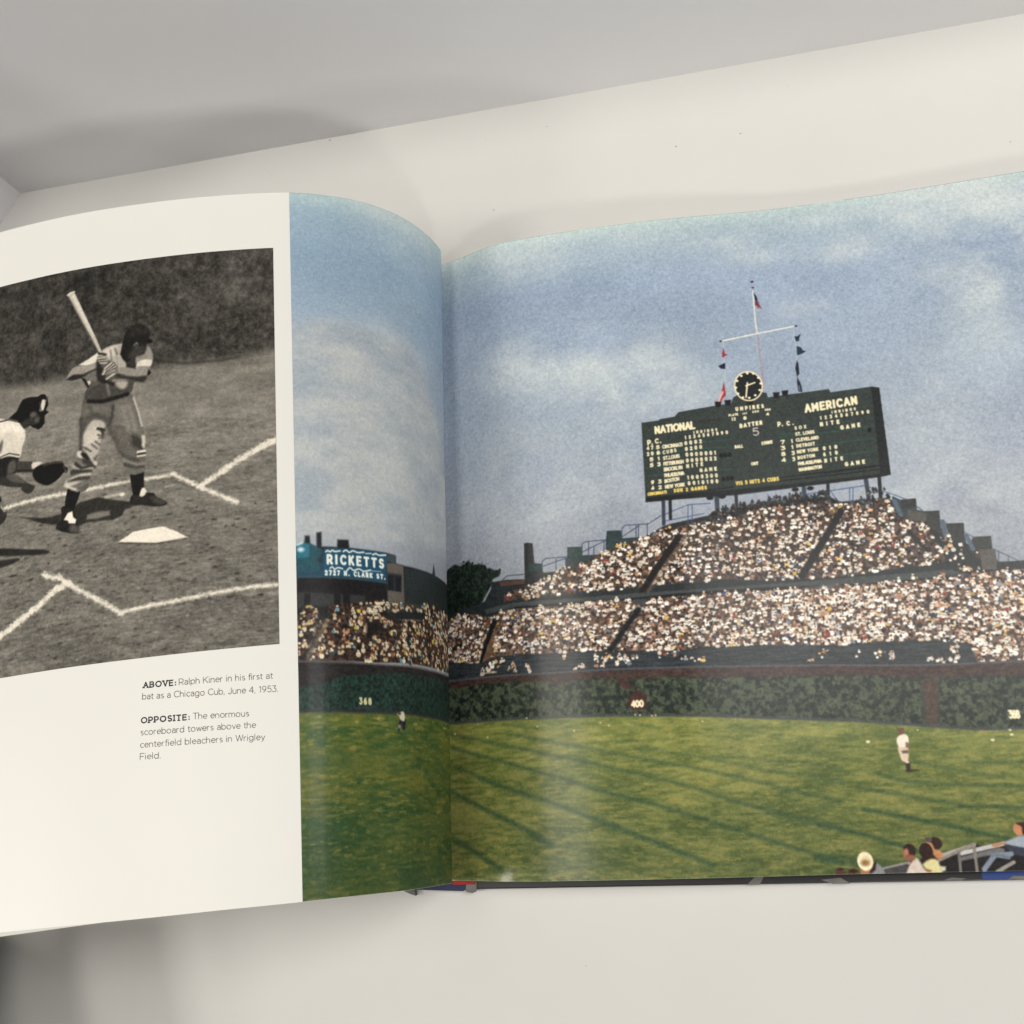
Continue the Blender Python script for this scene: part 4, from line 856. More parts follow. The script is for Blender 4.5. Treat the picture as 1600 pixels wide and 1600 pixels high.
 ('t','8',[141.0,99.0,142.0,98.9],1.21,0.52,(238,226,190)),
 ('t','4',[150.5,97.9,151.5,97.8],1.14,0.46,(238,226,190)),
 ('t','BALL',[136.2,111.5,139.4,111.3],1.12,0.46,(238,226,190)),
 ('t','STRIKE',[147.3,110.8,151.6,110.3],1.12,0.46,(238,226,190)),
 ('t','OUT',[142.2,119.4,144.8,119.3],1.08,0.51,(238,226,190)),
 ('t','AMERICAN',[166.7,97.7,187.2,96.2],3.07,1.03,(238,226,190)),
 ('t','INNINGS',[177.1,99.4,186.5,98.9],0.98,0.45,(238,226,190)),
 ('t','1234567890',[172.2,101.6,191.6,100.9],1.24,0.51,(238,226,190)),
 ('t','P.',[154.8,103.1,156.5,103.0],1.72,0.63,(238,226,190)),
 ('t','C.',[158.5,102.9,160.9,102.8],1.52,0.63,(238,226,190)),
 ('t','SOX',[161.5,105.1,165.9,104.8],1.2,0.48,(238,226,190)),
 ('t','ST. LOUIS',[161.5,107.8,168.9,107.4],1.2,0.48,(238,226,190)),
 ('t','CLEVELAND',[161.4,110.4,170.3,110.0],1.19,0.48,(238,226,190)),
 ('t','7',[155.2,111.0,156.5,110.9],1.44,0.57,(238,226,190)),
 ('t','1',[159.2,110.9,159.9,110.7],1.34,0.57,(238,226,190)),
 ('t','DETROIT',[161.3,113.0,168.5,112.6],1.19,0.48,(238,226,190)),
 ('t','3',[155.0,113.6,156.4,113.5],1.44,0.57,(238,226,190)),
 ('t','1',[159.1,113.5,159.8,113.3],1.34,0.57,(238,226,190)),
 ('t','NEW YORK',[161.2,115.6,169.6,115.1],1.19,0.48,(238,226,190)),
 ('t','8',[154.9,116.2,156.2,116.1],1.43,0.57,(238,226,190)),
 ('t','3',[159.1,116.1,160.0,116.0],1.34,0.57,(238,226,190)),
 ('t','BOSTON',[161.2,118.2,167.9,117.7],1.18,0.48,(238,226,190)),
 ('t','4',[154.7,118.8,156.1,118.7],1.43,0.57,(238,226,190)),
 ('t','3',[159.1,118.7,159.9,118.6],1.33,0.56,(238,226,190)),
 ('t','PHILADELPHIA',[161.1,120.8,170.3,120.3],1.18,0.48,(238,226,190)),
 ('t','WASHINGTON',[161.0,123.4,170.1,122.8],1.17,0.48,(238,226,190)),
 ('t','NITE',[171.9,104.5,179.3,104.1],1.42,0.62,(238,226,190)),
 ('t','GAME',[179.8,106.8,187.3,106.3],1.41,0.62,(238,226,190)),
 ('t','010',[171.8,115.1,177.1,114.9],1.33,0.56,(238,226,190)),
 ('t','610',[171.6,117.7,177.0,117.4],1.33,0.56,(238,226,190)),
 ('t','NITE',[171.7,120.5,178.8,120.1],1.32,0.56,(238,226,190)),
 ('t','GAME',[179.6,122.8,187.1,122.4],1.38,0.61,(238,226,190)),
 ('blur',0.18),
 ('grain',6.5),
]
COLOUR_STRIP = [
 ('skyL',),
 ('k',75.6,72.2,31.7,11.8,0.75),
 ('k',92.1,73.2,21.1,10.2,0.8),
 ('k',57.1,71.7,21.0,12.1,0.55),
 ('k',76.3,99.6,46.2,19.7,0.55),
 ('k',88.2,131.1,32.0,15.8,0.5),
 ('k',51.0,110.4,24.8,17.2,0.3),
 ('k',61.7,1.0,23.0,6.7,0.6),
 ('k',47.4,7.8,20.9,13.4,0.55),
 ('k',90.6,1.9,16.2,4.6,0.25),
 ('k',48.3,34.2,12.5,12.9,0.3),
 ('m',[107.5,65.5,91.9,61.4,79.6,60.5,66.5,62.6,49.2,62.0,39.8,73.8,24.0,97.3,-1.0,144.7,109.0,159.2],(158,167,175),(182,186,186),20,9,1.0,3.5,140,0,0),
 ('grain',5),
 ('p',[103.1,157.9,100.1,156.8,99.8,153.8,98.0,153.8,97.8,158.0,95.4,158.0,95.3,152.6,93.4,152.3,93.4,158.0,87.2,158.0,86.9,155.0,82.2,154.8,81.9,157.9,65.1,158.0,60.7,158.4,60.6,161.6,55.9,161.7,40.3,160.6,25.9,160.7,-1.0,162.2,-1.0,173.9,65.3,184.6,103.6,186.0],(30,32,34),0.4,0),
 ('p',[56.0,163.0,47.1,161.6,35.2,160.5,-1.0,161.5,-1.0,170.0,56.6,177.6],(40,48,48),0.4,0),
 ('p',[36.6,160.9,35.0,155.3,33.9,160.2],(50,52,56),0.15,0),
 ('p',[103.7,158.4,100.1,156.5,97.8,156.8,94.3,158.5,93.1,159.1,92.4,167.9,93.3,169.1,103.9,168.9],(38,78,88),0.4,0),
 ('p',[102.8,157.3,100.1,156.5,98.1,157.4,98.5,162.1,102.9,162.6],(46,110,128),0.4,0),
 ('e',101.5,159.2,1.24,0.87,(206,226,230),0.5,1.0),
 ('l',[102.6,157.3,101.0,156.7],0.74,(200,220,222),0.4,1.0,0),
 ('l',[94.4,163.3,91.4,164.4],2.02,(40,50,54),0.5,1.0,0),
 ('e',93.3,161.9,1.01,0.99,(24,52,60),0.4,1.0),
 ('e',93.3,167.3,1.01,0.98,(24,52,60),0.4,1.0),
 ('p',[92.5,158.5,81.9,158.2,65.1,158.0,65.8,169.8,93.3,169.6,103.0,169.3,103.0,167.8,94.5,167.9],(34,66,86),0.3,0),
 ('p',[92.2,158.8,81.9,158.3,65.1,158.2,65.7,169.0,92.7,169.1],(36,78,104),0.3,0),
 ('l',[103.0,169.8,92.7,170.0,65.8,170.0],1.25,(48,76,88),0.4,1.0,0),
 ('t','RICKETTS',[91.1,164.5,66.9,164.1],3.13,1.04,(232,236,226)),
 ('l',[91.8,160.0,91.0,159.5,90.1,160.0,89.1,159.3,88.2,159.8,85.9,159.4],0.59,(232,236,226),0.2,1,1),
 ('l',[84.6,159.6,83.3,158.9,82.0,159.7,80.3,158.9,78.3,159.4,75.5,159.0],0.62,(232,236,226),0.2,1,1),
 ('l',[74.7,159.4,72.1,159.1],0.41,(232,236,226),0.15,1.0,0),
 ('l',[71.4,159.5,70.0,158.9,68.7,159.4,65.5,158.9],0.63,(232,236,226),0.2,1,1),
 ('l',[90.3,166.4,89.3,165.8,88.4,166.7,87.1,166.0,85.1,166.3],0.56,(232,236,226),0.2,1,1),
 ('l',[83.2,166.9,81.8,165.7,80.2,166.6,77.8,165.8,75.7,166.5,72.6,165.7],0.59,(232,236,226),0.2,1,1),
 ('l',[72.3,166.0,67.8,165.8],0.38,(140,170,190),0.15,1.0,0),
 ('t','2727 N. CLARK ST.',[92.2,168.9,66.2,168.5],1.56,0.63,(232,236,226)),
 ('p',[102.7,170.1,92.8,170.2,65.5,170.2,65.2,182.3,103.0,183.8],(28,26,28),0.3,0),
 ('p',[102.8,175.3,89.9,176.0,75.3,175.9,75.4,179.7,103.0,181.5],(52,54,54),0.5,0),
 ('p',[100.5,175.9,98.1,176.1,98.2,180.6,100.6,180.5],(26,26,28),0.3,0),
 ('p',[88.9,175.9,86.3,175.9,86.4,180.4,89.1,180.5],(26,26,28),0.3,0),
 ('p',[85.1,175.8,82.3,175.7,82.4,180.2,85.2,180.4],(26,26,28),0.3,0),
 ('p',[65.2,162.0,61.5,161.5,56.8,161.9,56.7,177.7,65.1,178.8],(98,92,84),0.4,0),
 ('p',[65.0,165.9,57.8,165.6,58.2,172.6,65.6,172.9],(44,48,54),0.4,0),
 ('p',[64.7,166.8,62.1,166.7,62.3,172.5,64.9,172.6],(26,28,32),0.3,0),
 ('p',[61.0,166.7,58.2,166.6,58.6,172.4,61.2,172.6],(26,28,32),0.3,0),
 ('p',[65.1,158.4,60.7,158.5,60.8,161.7,65.2,161.5],(58,72,78),0.3,0),
 ('p',[65.8,181.2,41.0,175.7,41.2,180.7,65.9,184.1],(34,38,36),0.4,0),
 ('p',[65.7,178.2,40.9,174.5,41.0,176.7,65.9,181.5],(60,60,54),0.5,0),
 ('m',[103.1,183.8,99.5,180.5,95.4,180.6,94.9,184.0,92.0,186.2,91.2,180.6,85.5,179.5,74.7,178.5,69.4,182.7,65.2,184.1,56.0,183.5,43.5,181.2,42.1,174.7,-1.0,171.3,-1.0,197.5,43.2,199.2,69.9,200.8,100.5,201.0,103.3,200.4],(28,24,24),(80,60,48),0.8,0.8,1.3,0.3,107,0,0),
 ('c',[103.1,183.8,99.5,180.5,95.4,180.6,94.9,184.0,92.0,186.2,91.2,180.6,85.5,179.5,74.7,178.5,69.4,182.7,65.2,184.1,56.0,183.5,43.5,181.2,42.1,174.7,-1.0,171.3,-1.0,197.5,43.2,199.2,69.9,200.8,100.5,201.0,103.3,200.4],640,1.65,1.04,131,1),
 ('c',[65.7,178.2,42.1,174.1,42.2,177.2,65.8,181.2],24,1.62,1.2,132,1),
 ('c',[74.7,178.5,65.7,177.6,65.8,181.2,74.8,182.0],20,1.6,1.17,133,1),
 ('p',[75.0,187.2,69.4,184.4,66.8,187.7,72.4,191.0,75.2,193.5],(30,28,28),0.8,0),
 ('l',[92.0,186.8,95.6,191.8,99.9,200.0],1.68,(118,104,82),0.8,0.8,0),
 ('l',[95.0,187.4,97.4,194.0,101.6,200.4],1.43,(34,30,30),0.8,0.8,0),
 ('m',[103.5,200.6,72.7,201.5,58.4,201.3,43.3,200.7,-1.0,199.1,-1.0,217.9,44.1,218.7,103.1,218.5],(30,28,28),(46,42,40),2,0.5,1,0.3,108,0,0),
 ('l',[103.5,200.8,86.2,201.5,65.8,201.5,43.3,200.5,-1.0,199.1],0.54,(92,90,88),0.4,1.0,0),
 ('I',[103.5,210.0,95.5,209.3,87.6,206.7,72.8,205.1,54.1,203.7,-1.0,200.6,-1.0,217.3,44.1,218.7,54.8,218.6,81.4,219.0,103.1,218.6],(22,32,30),(42,68,58),1.2,1.2,1.3,109),
 ('t','368',[78.9,216.1,73.9,216.1],2.0,0.71,(214,206,160)),
 ('l',[81.4,217.7,73.2,217.3],0.77,(56,62,60),0.5,1.0,0),
 ('G',[103.8,218.6,81.4,219.1,54.8,218.9,-1.0,217.6,-1.0,289.1,106.5,281.8],(50,78,46),(104,108,54),110),
 ('l',[103.7,218.2,81.4,218.9,54.8,218.7,-1.0,217.4],1.25,(44,50,50),0.6,1.0,0),
 ('l',[103.1,233.2,80.3,236.2,23.9,239.0],4.05,(52,80,48),2.5,0.35,1),
 ('l',[103.6,256.2,69.6,260.2,25.2,258.5],7.43,(52,80,48),2.5,0.35,1),
 ('l',[101.7,274.5,26.3,275.0],16.06,(52,80,48),2.5,0.3,1),
 ('e',70.6,221.2,0.57,0.27,(170,170,110),0.4,1.0),
 ('e',80.5,222.5,0.57,0.27,(170,170,110),0.4,1.0),
 ('e',95.8,220.5,0.48,0.27,(170,170,110),0.4,1.0),
 ('e',27.5,221.4,1.53,0.3,(170,170,110),0.4,1.0),
 ('e',52.1,222.3,0.86,0.28,(170,170,110),0.4,1.0),
 ('p',[61.7,222.9,60.7,220.6,57.9,221.0,58.3,224.9,59.7,225.0,60.0,222.3,61.2,225.3,62.0,225.2],(34,36,42),0.3,0),
 ('p',[62.1,219.1,59.1,218.2,58.3,220.0,58.8,221.7,60.7,221.2,61.0,220.1],(206,200,176),0.3,1),
 ('e',61.0,219.0,0.83,0.56,(92,76,66),0.15,1.0),
 ('e',61.2,223.7,0.64,0.69,(150,146,136),0.4,1.0),
 ('blur',0.32),
 ('grain',5),
]
MONOCHROME = [
 ('mono',),
 ('MG',[260.4,-8.7,101.6,21.0,102.5,75.4,110.6,75.5,124.8,77.5,132.2,78.5,147.1,78.6,158.5,78.0,170.1,77.6,190.0,76.8,202.4,77.0,215.1,77.3,228.4,74.9,258.1,68.3],48,90,201),
 ('ML',[246.9,92.9,193.8,95.6,154.6,101.3,103.0,101.8,105.1,212.3,243.4,197.6],0.32,203),
 ('ML',[245.1,147.7,192.9,151.0,154.4,155.2,103.9,154.6,105.1,212.3,243.4,197.6],0.3,204),
 ('l',[160.0,75.3,147.1,78.2,132.2,78.5,124.8,77.5],0.81,(52,50,46),0.6,0.6,0),
 ('l',[152.9,172.9,144.5,173.1],0.71,(140,135,126),0.7,0.16,0),
 ('l',[170.6,189.8,163.0,190.0],0.36,(158,152,142),0.7,0.37,0),
 ('l',[181.7,104.8,176.9,105.1],0.58,(88,84,79),0.7,0.38,0),
 ('l',[137.0,116.6,128.4,116.1],0.68,(88,84,79),0.7,0.18,0),
 ('l',[113.7,102.1,105.3,101.6],0.42,(88,84,79),0.7,0.22,0),
 ('l',[115.7,157.0,108.1,156.4],0.84,(88,84,79),0.7,0.39,0),
 ('l',[122.9,132.3,117.6,131.9],0.39,(78,75,70),0.7,0.23,0),
 ('l',[131.5,160.2,124.6,160.1],0.33,(150,144,135),0.7,0.35,0),
 ('l',[169.5,129.0,163.0,129.2],0.35,(78,75,70),0.7,0.39,0),
 ('l',[184.1,136.0,176.9,136.2],0.55,(78,75,70),0.7,0.26,0),
 ('l',[143.6,162.6,133.9,162.3],0.44,(158,152,142),0.7,0.24,0),
 ('l',[184.3,148.1,175.2,148.1],0.76,(150,144,135),0.7,0.36,0),
 ('l',[223.7,183.3,219.8,183.4],0.7,(88,84,79),0.7,0.23,0),
 ('l',[119.8,157.2,114.9,156.9],0.4,(78,75,70),0.7,0.31,0),
 ('l',[142.1,131.6,135.8,131.6],0.35,(140,135,126),0.7,0.28,0),
 ('l',[178.5,119.6,171.0,120.0],0.6,(158,152,142),0.7,0.19,0),
 ('l',[113.9,166.7,105.4,166.2],0.41,(140,135,126),0.7,0.39,0),
 ('l',[152.1,177.4,148.8,177.3],0.38,(158,152,142),0.7,0.22,0),
 ('l',[172.0,194.7,162.8,194.9],0.55,(158,152,142),0.7,0.32,0),
 ('l',[189.2,121.9,182.5,122.3],0.39,(140,135,126),0.7,0.39,0),
 ('l',[152.6,149.5,147.5,149.3],0.46,(140,135,126),0.7,0.37,0),
 ('l',[183.1,173.6,174.2,173.8],0.69,(150,144,135),0.7,0.24,0),
 ('l',[143.9,128.5,137.7,128.5],0.72,(150,144,135),0.7,0.39,0),
 ('l',[186.6,112.2,176.8,112.5],0.81,(150,144,135),0.7,0.32,0),
 ('l',[171.1,178.0,163.4,178.1],0.5,(150,144,135),0.7,0.33,0),
 ('l',[130.2,136.9,121.3,136.8],0.71,(150,144,135),0.7,0.39,0),
 ('l',[164.9,151.0,161.0,151.2],0.86,(158,152,142),0.7,0.22,0),
 ('l',[218.8,157.5,212.1,157.9],0.91,(140,135,126),0.7,0.32,0),
 ('l',[176.3,158.9,167.4,159.1],0.73,(78,75,70),0.7,0.2,0),
 ('l',[157.1,161.2,153.1,161.3],0.4,(78,75,70),0.7,0.4,0),
 ('l',[113.1,119.2,103.8,118.3],0.89,(158,152,142),0.7,0.2,0),
 ('l',[225.1,135.7,218.6,136.2],0.72,(88,84,79),0.7,0.33,0),
 ('l',[182.2,130.8,171.7,131.2],0.84,(140,135,126),0.7,0.24,0),
 ('l',[224.6,150.8,220.7,151.1],0.55,(140,135,126),0.7,0.22,0),
 ('l',[185.3,107.2,179.1,107.4],0.67,(158,152,142),0.7,0.19,0),
 ('l',[156.0,155.5,146.2,155.6],0.65,(150,144,135),0.7,0.36,0),
 ('l',[148.7,138.2,143.7,138.4],0.62,(150,144,135),0.7,0.31,0),
 ('l',[123.2,140.1,117.4,139.7],0.47,(158,152,142),0.7,0.25,0),
 ('l',[127.0,117.5,120.0,117.3],0.49,(150,144,135),0.7,0.25,0),
 ('l',[187.9,191.5,181.2,191.5],0.58,(78,75,70),0.7,0.32,0),
 ('l',[115.3,127.4,112.5,127.1],0.54,(158,152,142),0.7,0.28,0),
 ('l',[193.5,186.3,184.3,186.4],0.46,(88,84,79),0.7,0.33,0),
 ('l',[192.8,143.7,181.8,144.0],0.84,(78,75,70),0.7,0.15,0),
 ('l',[213.5,118.7,204.3,119.4],0.8,(78,75,70),0.7,0.27,0),
 ('l',[183.2,169.7,175.7,169.6],0.45,(158,152,142),0.7,0.32,0),
 ('l',[215.0,159.7,210.4,159.9],0.83,(140,135,126),0.7,0.29,0),
 ('l',[143.5,163.5,137.4,163.6],0.51,(158,152,142),0.7,0.32,0),
 ('l',[142.3,188.7,136.4,188.7],0.45,(78,75,70),0.7,0.32,0),
 ('l',[175.2,125.2,166.3,125.5],0.4,(158,152,142),0.7,0.32,0),
 ('l',[124.1,197.1,117.7,196.9],0.58,(78,75,70),0.7,0.17,0),
 ('l',[199.1,174.7,189.7,175.1],0.33,(158,152,142),0.7,0.39,0),
 ('l',[111.9,172.9,109.1,172.9],0.42,(78,75,70),0.7,0.33,0),
 ('l',[212.4,120.0,201.4,120.5],0.72,(158,152,142),0.7,0.35,0),
 ('l',[221.5,109.8,213.5,110.6],0.83,(150,144,135),0.7,0.16,0),
 ('l',[158.3,172.4,149.1,172.2],0.54,(150,144,135),0.7,0.32,0),
 ('l',[168.4,133.0,160.6,133.2],0.39,(150,144,135),0.7,0.19,0),
 ('l',[152.1,150.2,142.6,150.2],0.66,(150,144,135),0.7,0.17,0),
 ('l',[198.4,176.1,193.2,176.5],0.79,(150,144,135),0.7,0.26,0),
 ('l',[180.7,108.1,177.8,108.1],0.69,(78,75,70),0.7,0.17,0),
 ('l',[212.9,150.8,207.9,151.2],0.63,(150,144,135),0.7,0.18,0),
 ('l',[163.5,152.5,157.9,152.7],0.85,(158,152,142),0.7,0.32,0),
 ('l',[201.3,103.1,190.2,103.8],0.86,(88,84,79),0.7,0.33,0),
 ('l',[181.3,178.5,176.3,178.8],0.71,(158,152,142),0.7,0.24,0),
 ('l',[141.9,136.6,137.1,136.6],0.87,(150,144,135),0.7,0.28,0),
 ('l',[156.4,156.4,148.2,156.3],0.36,(78,75,70),0.7,0.2,0),
 ('l',[204.1,141.7,193.3,142.3],0.54,(158,152,142),0.7,0.27,0),
 ('l',[123.6,164.1,117.9,163.9],0.35,(88,84,79),0.7,0.31,0),
 ('l',[219.3,176.7,208.7,177.1],0.66,(78,75,70),0.7,0.22,0),
 ('l',[208.9,120.0,203.9,120.3],0.35,(150,144,135),0.7,0.23,0),
 ('l',[223.1,88.5,215.9,89.4],0.46,(150,144,135),0.7,0.22,0),
 ('e',147.2,175.6,0.45,0.24,(52,50,46),0.25,0.69),
 ('e',149.2,176.2,1.17,0.38,(66,63,59),0.25,0.49),
 ('e',183.6,140.2,1.37,0.34,(58,55,52),0.25,0.49),
 ('e',203.1,108.1,1.02,0.44,(66,63,59),0.25,0.4),
 ('e',220.6,176.4,0.83,0.21,(150,144,135),0.25,0.82),
 ('e',129.5,175.2,1.18,0.38,(58,55,52),0.25,0.85),
 ('e',167.7,190.1,0.37,0.25,(52,50,46),0.25,0.65),
 ('e',135.4,144.8,1.1,0.33,(52,50,46),0.25,0.84),
 ('e',116.9,155.1,0.96,0.37,(58,55,52),0.25,0.67),
 ('e',218.7,130.2,0.48,0.37,(58,55,52),0.25,0.7),
 ('e',127.2,155.4,0.32,0.35,(160,154,144),0.25,0.61),
 ('e',137.0,172.1,0.42,0.2,(66,63,59),0.25,0.74),
 ('e',123.8,199.5,0.81,0.22,(160,154,144),0.25,0.44),
 ('e',136.6,188.6,0.59,0.22,(52,50,46),0.25,0.64),
 ('e',144.8,186.7,1.21,0.36,(66,63,59),0.25,0.43),
 ('e',144.3,116.8,0.5,0.3,(66,63,59),0.25,0.84),
 ('e',219.2,176.1,0.79,0.4,(52,50,46),0.25,0.85),
 ('e',149.5,184.1,0.84,0.3,(52,50,46),0.25,0.76),
 ('e',144.3,136.5,1.09,0.31,(58,55,52),0.25,0.56),
 ('e',190.3,143.5,0.86,0.29,(52,50,46),0.25,0.43),
 ('e',137.5,174.0,0.32,0.2,(58,55,52),0.25,0.81),
 ('e',174.8,132.0,1.31,0.21,(150,144,135),0.25,0.61),
 ('e',183.3,155.8,0.34,0.36,(58,55,52),0.25,0.76),
 ('e',216.5,162.7,0.55,0.39,(160,154,144),0.25,0.78),
 ('e',174.8,147.1,0.67,0.33,(58,55,52),0.25,0.63),
 ('e',174.6,163.4,1.11,0.45,(150,144,135),0.25,0.64),
 ('e',168.2,138.3,0.45,0.44,(52,50,46),0.25,0.5),
 ('e',228.5,180.2,0.65,0.38,(66,63,59),0.25,0.6),
 ('e',201.4,150.2,0.56,0.36,(66,63,59),0.25,0.78),
 ('e',135.1,163.4,1.06,0.41,(52,50,46),0.25,0.71),
 ('e',179.1,121.0,1.19,0.35,(52,50,46),0.25,0.45),
 ('e',178.8,180.5,0.61,0.43,(66,63,59),0.25,0.64),
 ('e',170.3,169.1,0.41,0.25,(52,50,46),0.25,0.45),
 ('e',154.9,165.8,1.09,0.2,(52,50,46),0.25,0.71),
 ('e',165.3,167.9,0.86,0.38,(160,154,144),0.25,0.89),
 ('e',132.0,194.7,0.94,0.35,(150,144,135),0.25,0.47),
 ('e',176.3,191.0,0.34,0.38,(58,55,52),0.25,0.54),
 ('e',219.5,135.8,0.77,0.38,(160,154,144),0.25,0.55),
 ('e',119.3,159.5,0.98,0.22,(52,50,46),0.25,0.73),
 ('e',116.7,192.0,0.94,0.4,(150,144,135),0.25,0.71),
 ('e',202.0,164.1,1.31,0.26,(150,144,135),0.25,0.61),
 ('e',115.2,182.3,0.65,0.38,(150,144,135),0.25,0.85),
 ('e',121.4,168.4,0.66,0.22,(150,144,135),0.25,0.74),
 ('e',113.2,158.5,0.39,0.28,(66,63,59),0.25,0.8),
 ('e',218.2,186.4,0.44,0.3,(58,55,52),0.25,0.51),
 ('e',221.0,152.2,1.32,0.45,(160,154,144),0.25,0.61),
 ('e',175.6,168.2,1.24,0.27,(66,63,59),0.25,0.44),
 ('e',123.7,162.4,0.7,0.24,(66,63,59),0.25,0.68),
 ('e',155.3,127.8,0.5,0.38,(66,63,59),0.25,0.76),
 ('e',221.0,159.4,1.32,0.46,(66,63,59),0.25,0.49),
 ('e',170.7,160.5,1.23,0.44,(150,144,135),0.25,0.82),
 ('e',170.1,118.4,0.52,0.26,(52,50,46),0.25,0.57),
 ('e',182.3,180.5,0.92,0.3,(66,63,59),0.25,0.81),
 ('e',133.2,183.1,1.16,0.44,(52,50,46),0.25,0.58),
 ('e',131.7,131.4,0.61,0.26,(52,50,46),0.25,0.52),
 ('e',118.1,170.6,0.3,0.45,(66,63,59),0.25,0.47),
 ('e',229.0,151.9,0.78,0.41,(160,154,144),0.25,0.78),
 ('e',142.1,139.3,0.42,0.34,(66,63,59),0.25,0.78),
 ('e',203.9,153.7,0.5,0.45,(52,50,46),0.25,0.69),
 ('e',191.4,155.1,1.23,0.34,(52,50,46),0.25,0.51),
 ('e',112.7,139.7,0.99,0.25,(52,50,46),0.25,0.68),
 ('e',175.0,148.1,1.19,0.44,(58,55,52),0.25,0.45),
 ('e',183.7,183.1,0.33,0.39,(66,63,59),0.25,0.81),
 ('e',226.6,150.9,1.5,0.45,(52,50,46),0.25,0.43),
 ('e',200.2,190.1,0.81,0.31,(52,50,46),0.25,0.88),
 ('e',155.6,187.8,0.75,0.19,(58,55,52),0.25,0.6),
 ('e',135.8,152.0,0.86,0.45,(150,144,135),0.25,0.72),
 ('e',225.1,130.9,1.27,0.33,(160,154,144),0.25,0.86),
 ('e',180.8,193.7,1.1,0.41,(58,55,52),0.25,0.55),
 ('e',204.0,177.5,0.43,0.29,(160,154,144),0.25,0.61),
 ('e',194.3,162.4,0.64,0.38,(52,50,46),0.25,0.78),
 ('e',138.0,146.3,0.96,0.21,(160,154,144),0.25,0.84),
 ('e',204.7,105.4,1.27,0.51,(150,144,135),0.25,0.63),
 ('e',170.8,142.5,0.69,0.38,(52,50,46),0.25,0.49),
 ('e',175.3,153.1,1.1,0.3,(58,55,52),0.25,0.48),
 ('e',164.5,193.6,1.0,0.21,(52,50,46),0.25,0.45),
 ('e',178.8,154.9,1.26,0.35,(160,154,144),0.25,0.88),
 ('e',197.9,167.6,0.62,0.34,(160,154,144),0.25,0.47),
 ('e',169.0,171.2,0.32,0.4,(160,154,144),0.25,0.52),
 ('e',142.6,155.1,0.59,0.42,(58,55,52),0.25,0.42),
 ('e',180.5,157.1,0.35,0.28,(160,154,144),0.25,0.45),
 ('e',212.4,182.3,0.98,0.26,(150,144,135),0.25,0.87),
 ('e',117.6,199.5,0.57,0.22,(52,50,46),0.25,0.72),
 ('e',222.3,142.9,1.08,0.23,(150,144,135),0.25,0.55),
 ('e',160.9,182.3,0.44,0.28,(160,154,144),0.25,0.4),
 ('e',159.5,172.3,0.35,0.39,(52,50,46),0.25,0.57),
 ('e',209.6,188.5,0.64,0.26,(58,55,52),0.25,0.77),
 ('e',195.1,178.2,1.0,0.29,(58,55,52),0.25,0.75),
 ('e',156.3,189.7,1.18,0.4,(150,144,135),0.25,0.47),
 ('e',221.9,174.0,1.0,0.2,(52,50,46),0.25,0.75),
 ('e',154.3,170.3,0.93,0.2,(160,154,144),0.25,0.46),
 ('e',142.1,176.6,0.87,0.25,(52,50,46),0.25,0.75),
 ('e',142.3,175.5,0.34,0.38,(66,63,59),0.25,0.72),
 ('e',123.5,177.1,0.36,0.36,(66,63,59),0.25,0.46),
 ('e',138.4,156.9,0.58,0.2,(66,63,59),0.25,0.66),
 ('e',122.4,170.2,0.44,0.25,(66,63,59),0.25,0.56),
 ('e',154.3,152.0,0.45,0.47,(160,154,144),0.25,0.62),
 ('e',164.8,161.8,0.51,0.44,(58,55,52),0.25,0.74),
 ('e',173.0,171.1,1.24,0.23,(66,63,59),0.25,0.68),
 ('e',166.4,191.5,0.53,0.25,(58,55,52),0.25,0.61),
 ('e',135.3,189.7,0.57,0.21,(66,63,59),0.25,0.61),
 ('e',128.5,172.6,0.76,0.38,(52,50,46),0.25,0.88),
 ('e',213.6,170.8,0.73,0.22,(66,63,59),0.25,0.82),
 ('e',157.6,142.5,1.27,0.31,(66,63,59),0.25,0.76),
 ('e',195.6,158.7,0.69,0.22,(52,50,46),0.25,0.55),
 ('e',185.7,193.1,0.75,0.2,(52,50,46),0.25,0.49),
 ('e',118.1,188.7,1.13,0.32,(52,50,46),0.25,0.63),
 ('e',219.7,155.9,1.43,0.35,(52,50,46),0.25,0.74),
 ('e',188.3,139.4,0.41,0.31,(58,55,52),0.25,0.78),
 ('e',213.9,163.5,0.45,0.47,(150,144,135),0.25,0.59),
 ('e',214.3,149.9,0.87,0.43,(52,50,46),0.25,0.5),
 ('e',165.0,189.0,0.69,0.35,(58,55,52),0.25,0.56),
 ('e',132.3,172.9,0.43,0.21,(160,154,144),0.25,0.55),
 ('e',160.7,185.0,0.93,0.25,(58,55,52),0.25,0.77),
 ('e',196.4,147.7,1.16,0.37,(58,55,52),0.25,0.7),
 ('e',171.6,192.1,1.09,0.3,(58,55,52),0.25,0.47),
 ('e',207.7,137.9,0.84,0.38,(58,55,52),0.25,0.8),
 ('e',169.3,136.3,1.22,0.38,(52,50,46),0.25,0.67),
 ('e',160.7,151.4,0.33,0.36,(160,154,144),0.25,0.72),
 ('e',168.0,188.3,1.23,0.26,(66,63,59),0.25,0.43),
 ('e',192.3,152.9,0.65,0.3,(58,55,52),0.25,0.54),
 ('e',203.2,188.4,0.38,0.31,(58,55,52),0.25,0.56),
 ('e',127.8,180.7,0.69,0.41,(160,154,144),0.25,0.57),
 ('e',140.9,157.5,0.98,0.36,(52,50,46),0.25,0.48),
 ('e',167.8,138.4,1.12,0.42,(66,63,59),0.25,0.42),
 ('e',162.8,166.9,0.43,0.25,(58,55,52),0.25,0.83),
 ('e',198.1,177.8,1.03,0.29,(58,55,52),0.25,0.72),
 ('e',120.2,155.4,0.52,0.22,(150,144,135),0.25,0.59),
 ('e',157.6,152.7,0.4,0.35,(150,144,135),0.25,0.78),
 ('e',173.3,169.1,0.38,0.26,(52,50,46),0.25,0.47),
 ('e',222.4,130.9,1.25,0.24,(160,154,144),0.25,0.84),
